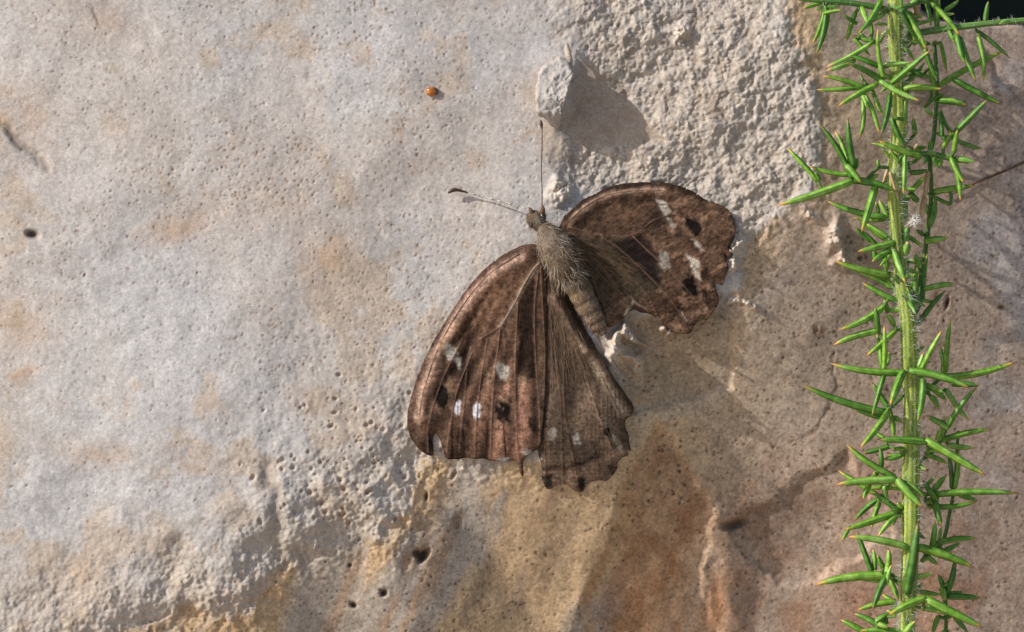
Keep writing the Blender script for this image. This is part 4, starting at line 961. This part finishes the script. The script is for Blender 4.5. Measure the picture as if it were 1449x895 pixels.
# spines: base and tip read off the photograph, six sheets of it, (x0, y0, x1, y1, width, z base, z tip)
SHEETS = {'A': (1099, 0, 4.14), 'B': (1089, 140, 4.14), 'C': (1149, 290, 4.475), 'D': (1119, 440, 4.391), 'E': (1139, 600, 4.674), 'F': (1139, 735, 4.674)}
SP = {
'A': [(290, 25, 228, 332, 9, 4, 5), (280, 60, 208, 262, 7, 4, 3), (302, 75, 262, 260, 6, 3.5, 2), (262, 18, 150, 52, 6, 4, 5), (275, 80, 380, 60, 6, 4.5, 5.5), (462, 75, 408, 250, 7, 3, 2), (612, 0, 470, 205, 9, 4, 6.5),
      (470, 140, 385, 80, 6, 3, 4), (632, 465, 595, 160, 8, 4.5, 7), (560, 250, 282, 395, 7, 3.5, 4.5), (460, 350, 288, 416, 7, 3.5, 5), (600, 392, 415, 322, 8, 4, 4), (620, 480, 415, 372, 9, 4.5, 7), (600, 470, 845, 595, 9, 5, 6.5),
      (515, 515, 265, 445, 8, 4, 4.5), (500, 510, 228, 526, 8, 4, 3.5), (590, 495, 355, 628, 9, 4.5, 6), (672, 490, 905, 292, 9, 5, 7.5), (635, 380, 790, 368, 7, 4.6, 5.2), (735, 50, 880, 300, 9, 4, 5), (868, 285, 945, 475, 8, 4.6, 4.5),
      (755, 490, 865, 365, 7, 2, 1.5), (745, 520, 972, 525, 9, 3.6, 4.6), (902, 18, 1072, 212, 8, 2.5, 4), (1055, 200, 1105, 375, 9, 3.8, 5), (1075, 220, 1168, 482, 8, 3.5, 4.5), (1222, 130, 1242, 5, 8, 2.8, 3), (1182, 218, 1212, 485, 8, 2.5, 3.5),
      (1172, 180, 1368, 345, 6, 2, 1), (955, 500, 1345, 295, 9, -0.5, -1.5), (1035, 465, 1325, 615, 9, 0, 1), (960, 250, 996, 430, 6, 0, -0.5), (985, 60, 1070, 0, 7, 1, 0), (1010, 180, 1042, 250, 8, 2.5, 3.5), (560, 530, 612, 640, 6, 3, 2),
      (505, 560, 545, 650, 7, 4, 4.5), (955, 585, 1115, 618, 8, 1.5, 2.5), (895, 405, 915, 565, 7, 0.5, 0.5), (560, 530, 485, 435, 6, 2.5, 1.5), (870, 5, 902, 150, 6, 0, 0), (600, 250, 440, 210, 7, 3, 2.4), (520, 230, 470, 180, 6, 2.5, 2), (800, 260, 810, 190, 6, 2.8, 3.6), (560, 200, 545, 100, 6, 2.5, 2.8), (950, 90, 1045, 82, 6, 1, 1.5), (900, 590, 985, 545, 6, 1.2, 1.6), (455, 230, 550, 330, 6, 3.5, 3.2)],
'B': [(545, 5, 528, 242, 7, 4, 5), (558, -20, 642, 205, 8, 4, 4.4), (705, -30, 650, 218, 9, 5, 6.5), (618, -10, 668, 95, 6, 2.8, 2.6), (797, 0, 785, 175, 8, 4.2, 4.8), (715, 110, 802, 285, 9, 4.6, 4.8), (890, 335, 635, 242, 10, 4, 5.5), (485, 475, 282, 138, 9, 5, 5.5),
      (470, 430, 378, 182, 8, 4.6, 3.6), (498, 405, 460, 108, 9, 5, 6), (285, 485, 98, 282, 8, 5.4, 5), (470, 445, 228, 393, 8, 4, 3.8), (490, 478, 33, 628, 11, 5, 6.5), (450, 390, 534, 492, 10, 5.5, 6.8), (480, 478, 745, 546, 11, 5, 4.8), (680, 695, 328, 594, 9, 3.5, 3),
      (622, 508, 538, 785, 11, 5, 7), (792, 325, 783, 562, 8, 4.5, 5), (695, 815, 560, 728, 8, 3.6, 3.4), (590, 835, 497, 758, 7, 3.6, 4.2), (1010, 225, 980, 55, 7, 1, 0.5), (1055, 190, 1000, 50, 6, 0.5, -0.5), (1080, 205, 1282, 0, 9, 1.5, 3.2), (1080, 315, 1102, 180, 8, 2, 3.4),
      (1105, 245, 1252, 292, 6, 0, -1), (1060, 345, 1138, 492, 9, 2, 3.2), (1085, 370, 1118, 602, 8, 2, 2.8), (955, 548, 1205, 510, 9, -0.5, -1), (825, 545, 912, 448, 8, 1.5, 2), (825, 432, 930, 415, 7, 2, 1), (910, 50, 962, 105, 6, 0.5, 0), (985, 15, 1162, 45, 8, 1.5, 2),
      (935, 745, 972, 575, 10, 0, -0.6), (915, 825, 1050, 815, 7, 0, -0.5), (1020, 280, 1062, 195, 8, 1.2, 1.6), (560, 480, 645, 442, 7, 3.2, 3), (690, 690, 640, 590, 8, 3.2, 3.6), (640, 700, 620, 600, 6, 2.5, 2.6), (510, 400, 518, 340, 6, 4.5, 5), (290, 480, 265, 430, 7, 5.5, 5.8), (640, 400, 632, 355, 5, 3.2, 3.2), (870, 600, 820, 560, 8, 1.4, 1.8), (950, 250, 940, 330, 8, 0.6, 1), (1060, 620, 905, 540, 6, -1, 0), (760, 370, 700, 300, 6, 4.4, 4.6)],
'C': [(525, 240, 288, 297, 10, 4, 5.5), (492, 290, 378, 365, 9, 4.4, 5.5), (495, 445, 140, 352, 11, 3.6, 4.6), (405, 255, 268, 150, 7, 3.6, 3.6), (465, 215, 298, 92, 9, 3.4, 3), (465, 95, 258, 80, 6, 2, 1), (515, 285, 592, 498, 10, 4.4, 6), (715, 232, 872, 207, 8, 0.5, -0.5), (710, 535, 918, 503, 9, 1, 0),
      (675, 755, 852, 538, 8, 1.5, 0.5), (535, 612, 318, 493, 9, 3.2, 3.4), (505, 525, 283, 418, 9, 3.2, 3), (585, 310, 607, 232, 11, 4, 4.8), (460, 640, 168, 792, 10, 3.6, 5), (420, 805, 400, 643, 9, 4, 4.6), (425, 798, 135, 890, 10, 4, 4.6), (655, 565, 672, 400, 8, 3.6, 4), (700, 600, 735, 300, 8, 0.5, 0),
      (560, 490, 520, 440, 9, 4, 4.6), (470, 400, 455, 300, 9, 3.4, 3.6), (400, 340, 390, 290, 8, 3.6, 4), (540, 560, 430, 440, 7, 3, 3.4), (640, 640, 600, 520, 8, 3.8, 4.4), (590, 235, 612, 130, 12, 3.8, 4.2), (480, 680, 455, 600, 8, 3.2, 3.2), (520, 760, 470, 690, 8, 3.4, 3.8), (680, 400, 655, 300, 8, 1.6, 1.6), (650, 480, 690, 330, 9, 1, 0.6)],
'D': [(578, 375, 580, 88, 8, 4.4, 6), (655, 118, 468, 282, 8, 3.6, 4.6), (700, 382, 242, 325, 10, 4.4, 4.6), (610, 635, 62, 455, 12, 4.4, 4.6), (582, 385, 503, 658, 8, 4.6, 6), (700, 370, 618, 590, 11, 4.8, 7), (605, 600, 505, 445, 8, 4, 3.6), (612, 615, 428, 855, 10, 4.6, 6.5), (555, 665, 393, 610, 8, 3.5, 3),
      (620, 640, 642, 795, 7, 3.4, 3.4), (595, 335, 612, 255, 7, 3.6, 3.4), (808, 375, 942, 118, 9, 4.4, 5.2), (795, 345, 822, 265, 7, 4, 4), (735, 372, 1120, 485, 12, 4.6, 5.6), (1000, 455, 1172, 470, 9, 3, 3.6), (822, 425, 785, 692, 9, 4.4, 5.2), (925, 412, 1405, 315, 11, 0, -1.2), (962, 385, 995, 38, 8, 0, 0.6),
      (948, 395, 925, 208, 7, 0, -0.6), (965, 485, 1112, 685, 8, 0.5, 0), (865, 468, 972, 558, 8, 1, 0.4), (868, 530, 920, 612, 8, 1.4, 1.4), (975, 722, 1162, 468, 9, 1.2, 2.8), (980, 735, 838, 652, 9, 1, 1.8), (935, 800, 952, 648, 9, 0.6, 1), (940, 805, 1252, 738, 9, 0.6, 0.4), (845, 815, 532, 800, 11, 4.6, 5.6),
      (975, 832, 1142, 852, 8, 0, -0.8), (560, 350, 530, 130, 7, 3, 2.8), (640, 660, 690, 690, 7, 3, 3.2), (900, 430, 1055, 420, 7, -0.4, -1), (830, 510, 890, 470, 8, 1.2, 0.8), (580, 790, 520, 755, 7, 2.6, 2)],
'E': [(798, 105, 1205, 345, 12, 4.6, 5.4), (595, 352, 272, 135, 10, 4.4, 4.4), (612, 372, 203, 402, 11, 4.8, 5.6), (470, 465, 215, 305, 8, 2.2, 1.4), (610, 368, 782, 555, 12, 5, 6.4), (670, 385, 790, 492, 6, 4.8, 5.2), (640, 430, 405, 432, 7, 3.2, 3), (625, 580, 448, 445, 9, 3.6, 3.6), (485, 500, 325, 645, 9, 2.2, 1.6),
      (492, 520, 438, 695, 8, 3, 2.6), (605, 588, 255, 705, 10, 4.2, 5.4), (292, 685, 245, 772, 7, 5.2, 5.6), (605, 598, 483, 745, 9, 4.2, 5.4), (560, 150, 378, 197, 8, 3.4, 3), (500, 310, 495, 155, 8, 3.6, 4), (660, 168, 575, 172, 7, 3.8, 4.2), (645, 205, 515, 232, 7, 3.4, 3.6), (540, 500, 528, 380, 9, 3.6, 3.8),
      (430, 405, 388, 500, 8, 4.4, 5), (815, 175, 918, 187, 7, 3.6, 4), (800, 205, 945, 265, 7, 2, 1.4), (970, 425, 945, 185, 8, 0, -0.4), (990, 425, 1022, 165, 8, 0.2, -0.2), (855, 468, 1425, 462, 11, 1.4, 1.4), (848, 445, 932, 342, 9, 1, 0.2), (875, 515, 778, 370, 10, 1.6, 2.8), (860, 508, 902, 675, 10, 1.8, 3.2),
      (815, 542, 1145, 510, 9, 0.8, 0.6), (1020, 470, 1142, 508, 8, 0, -0.4), (885, 788, 1140, 758, 10, 0.4, -0.4), (838, 835, 862, 640, 9, 2, 3), (800, 520, 900, 480, 8, 1.4, 1), (470, 350, 455, 320, 8, 3.8, 4.2), (640, 560, 610, 520, 7, 3.6, 3.8), (890, 770, 900, 680, 6, 0.8, 0.6), (880, 110, 900, 30, 10, 0.8, 1.2), (940, 30, 880, 0, 8, 1, 1.2), (625, 620, 560, 570, 6, 3.2, 3)],
'F': [(672, 495, 750, 8, 13, 4.4, 5.4), (680, 185, 276, 115, 11, 4.8, 5.4), (725, 178, 1125, 322, 13, 4.6, 4.2), (800, 235, 885, 302, 8, 2, 1.4), (915, 212, 1028, 155, 8, 1.6, 1), (445, 352, 340, 72, 9, 1.4, 1), (462, 335, 450, 192, 8, 1.2, 0.8), (540, 365, 552, 188, 10, 4, 4.6), (555, 350, 448, 605, 10, 4.2, 6), (522, 320, 482, 235, 8, 2.4, 3),
      (540, 430, 572, 300, 7, 4.6, 5.2), (560, 375, 62, 436, 13, 2, 1.4), (530, 415, 358, 400, 8, 1.6, 1), (560, 395, 622, 540, 8, 3, 3.8), (605, 545, 340, 606, 9, 2, 1.2), (605, 555, 512, 495, 8, 1.8, 1.2), (800, 518, 555, 632, 12, 4.8, 6), (795, 525, 1185, 720, 13, 4.8, 5.2), (770, 585, 965, 635, 9, 3.4, 4.2), (490, 705, 322, 622, 9, 1.6, 0.8),
      (470, 680, 562, 622, 8, 2, 1.6), (545, 690, 460, 645, 7, 1.6, 1.4), (400, 750, 232, 660, 9, 1.6, 0.8), (635, 745, 360, 738, 10, 3, 2.8), (485, 695, 550, 720, 9, 3.4, 4), (655, 765, 732, 672, 10, 4.4, 5.4), (922, 485, 880, 362, 8, 0.8, 0.6), (935, 490, 992, 285, 9, 0.8, 0.4), (940, 495, 1052, 482, 7, 0, -0.6), (945, 512, 1165, 522, 9, 0.6, 0), (985, 635, 1078, 745, 8, 1, 0.4),
      (905, 455, 925, 540, 10, 1.2, 1.8), (885, 640, 845, 760, 8, 1, 0.8), (600, 640, 540, 600, 7, 2.6, 2.4), (770, 280, 830, 250, 7, 2.6, 2.2), (860, 175, 920, 130, 8, 2, 1.6), (640, 430, 590, 400, 7, 2.8, 2.6), (760, 480, 900, 500, 8, 2.2, 1.8)],
}
def spine(x0, y0, x1, y1, w, za, zb, sheet, dry=False):
    ox, oy, k = SHEETS[sheet]
    a = G(ox + x0 / k, oy + y0 / k, za); b = G(ox + x1 / k, oy + y1 / k, zb)
    ln = np.linalg.norm(b - a)
    side = np.cross(b - a, [0, 0, 1.0]); side /= np.linalg.norm(side) + 1e-9
    bow = side * ln * rng.uniform(-0.06, 0.06) + np.array([0, 0, ln * rng.uniform(0.0, 0.06)])
    m = 11; t = np.linspace(0, 1, m)
    pts = a + np.outer(t, b - a) + np.outer(4 * t * (1 - t), bow)
    r0 = w * 1.0 / 2 / K * rng.uniform(0.92, 1.08)
    rad_ = r0 * np.interp(t, [0, 0.10, 0.35, 0.65, 0.85, 0.94, 1], [0.80, 0.96, 1, 0.90, 0.62, 0.30, 0.02])
    v_, f_, tt_ = tube(pts, rad_, 8, ridge=0.42, twist=0.04, flat=rng.uniform(0.75, 1.0))
    me = new_mesh('spine', v_, f_, M['straw'] if dry else M['spine'])
    set_float(me, tt_, 'along'); set_float(me, (np.arange(len(v_)) % 2).astype(float) * rng.uniform(0.3, 1.0), 'groove')
    return me
# a few more short ones filling the dense crown of the branch and the nodes lower down
rx = np.random.RandomState(77)
for k in range(56):
    v0 = rx.choice([rx.uniform(0, 135), rx.uniform(185, 235), rx.uniform(255, 430), rx.choice([540, 640, 690, 770, 820]) + rx.normal(0, 8)], p=[0.45, 0.15, 0.28, 0.12])
    u0 = np.interp(v0, [p_[1] for p_ in STEM], [p_[0] for p_ in STEM]) + rx.uniform(-12, 26) * (1 if v0 < 440 else 0.3)
    a_ = rx.uniform(0, 2 * math.pi); ln_ = rx.uniform(18, 44)
    z0_ = rx.uniform(0, 3)
    SP['A'].append(((u0 - 1099) * 4.14, v0 * 4.14, (u0 + ln_ * math.cos(a_) - 1099) * 4.14, (v0 + ln_ * 0.9 * math.sin(a_)) * 4.14, rx.uniform(5, 8), z0_, z0_ + rx.uniform(-1.5, 1.5)))
todo = []
for sh, lst in SP.items():
    for q in lst:
        ox, oy, k = SHEETS[sh]
        todo.append((G(ox + q[0] / k, oy + q[1] / k, q[5]), G(ox + q[2] / k, oy + q[3] / k, q[6])))
        part('spine', spine(*q, sh), gorse)
# short side shoots that carry the spines whose foot stands off the stem
joined = np.vstack(LINKS)
todo.sort(key=lambda ab: np.min(np.linalg.norm(joined - ab[0], axis=1)))
while todo:
    ds = [np.min(np.linalg.norm(joined - a, axis=1)) for a, b in todo]
    i = int(np.argmin(ds)); a, b = todo.pop(i)
    if ds[i] > 0.55:
        c = joined[np.argmin(np.linalg.norm(joined - a, axis=1))]
        mid = (a + c) / 2 + rng.normal(0, 0.06, 3) * ds[i]
        n_ = 8
        v_, f_, t_ = tube(smooth_path([c, mid, a], n_), np.linspace(0.24, 0.20, n_), 8, ridge=0.1)
        me = new_mesh('shoot', v_, f_, M['stem']); set_col(me, np.tile((0.10, 0.19, 0.035), (len(v_), 1)) * rng.uniform(0.8, 1.3, (len(v_), 1)))
        part('shoot', me, gorse)
    joined = np.vstack([joined, a + np.outer(np.linspace(0, 0.7, 8), b - a)])
for q, sh in (((930, 425, 905, 600, 7, 1.2, 1.6), 'B'), ((912, 580, 893, 705, 8, 1.6, 2), 'B'), ((1088, 335, 1168, 382, 6, 1.5, 1.8), 'B'), ((845, 300, 872, 262, 6, 2.5, 3), 'B'), ((815, -40, 828, 95, 12, 1.5, 2), 'A'), ((705, 430, 755, 600, 5, 4.3, 4.1), 'B'), ((690, 415, 660, 500, 5, 4.1, 4.3), 'B')):
    part('dry_spine', spine(*q, sh, dry=True), gorse, label='dead straw coloured spine')
# small soft leaves crowding the nodes
rl = np.random.RandomState(123)
for k in range(150):
    j = rl.randint(len(LINKS)) if rl.rand() < 0.45 else 0
    pth = LINKS[j]; c0 = pth[rl.randint(2, len(pth) - 1)]
    vpx = V0 - (c0 + GB)[1] * K
    if vpx < -60 or vpx > 900 or (vpx > 450 and rl.rand() < 0.65): continue
    dd = rl.normal(0, 1, 3) * np.array([1, 0.8, 0.55]); dd /= np.linalg.norm(dd)
    a_ = c0 + dd * 0.3; ln_ = rl.uniform(1.2, 3.0); t_ = np.linspace(0, 1, 7)
    pts = a_ + np.outer(t_, dd * ln_) + np.outer(t_ ** 2, np.array([0, rl.uniform(-0.5, 0.6), 0.2]))
    v_, f_, tt_ = tube(pts, rl.uniform(0.24, 0.40) * np.interp(t_, [0, 0.4, 0.8, 1], [0.6, 1, 0.55, 0.03]), 8, ridge=0.2, flat=0.5)
    me = new_mesh('leaf', v_, f_, M['spine']); set_float(me, tt_ * 0.9, 'along'); set_float(me, (np.arange(len(v_)) % 2) * 0.8, 'groove')
    part('leaf', me, gorse)
# tuft of white fluff caught on the branch
R_ = []; Dd = []; Ls = []
c = G(1294.5, 312.5, 4.2)
for k in range(260):
    dd = rng.normal(0, 1, 3); dd /= np.linalg.norm(dd)
    R_.append(c + dd * rng.uniform(0, 0.35)); Dd.append(dd + rng.normal(0, 0.3, 3)); Ls.append(rng.uniform(0.2, 0.7))
part('fluff', hairs_mesh('fluff', R_, Dd, Ls, 0.07, M['fluff'], rng, 0.8), gorse, label='tuft of white fluff', kind='stuff')

# ================================================================== SMALL THINGS
# amber seed stuck on the smooth slab
sb = P(611, 130, float(rock_h(611, 130)))
seed = top('seed', None, 'tiny glossy amber seed stuck on the pale smooth slab', 'seed', sb)
v_, f_ = ellipsoid(np.array([0, 0, 0.28]), 0.66, 0.60, 0.42, 20, 14)
ang = np.arctan2(v_[:, 1], v_[:, 0]); v_[:, :2] *= (1 + 0.05 * np.cos(5 * ang) + 0.10 * np.clip(-np.cos(ang - 0.3), 0, 1) ** 4)[:, None]
part('kernel', new_mesh('kernel', v_, f_, M['seed']), seed)
v_, f_ = ellipsoid(np.array([0.36, 0.02, 0.22]), 0.42, 0.5, 0.30, 14, 10); v_ += rng.normal(0, 0.02, v_.shape)
part('husk', new_mesh('husk', v_, f_, M['seed_cap']), seed)

# dry stalk leaning on the shaded face at the right
pts = [(1340, 279), (1370, 264), (1400, 251), (1425, 241), (1455, 227), (1500, 206), (1560, 182)]
hh = [float(rock_h(u, v, True)) + 0.25 for u, v in pts]
s0 = P(*pts[0], hh[0])
v_, f_, t_ = tube(smooth_path([P(u, v, h) - s0 for (u, v), h in zip(pts, hh)], 40), np.interp(np.linspace(0, 1, 40), [0, 0.2, 1], [0.05, 0.12, 0.16]), 7)
v_ += rng.normal(0, 0.008, v_.shape)
top('dry_stalk', new_mesh('dry_stalk', v_, f_, M['stalk']), 'thin reddish brown dry stalk lying against the shaded rock', 'stalk', s0)
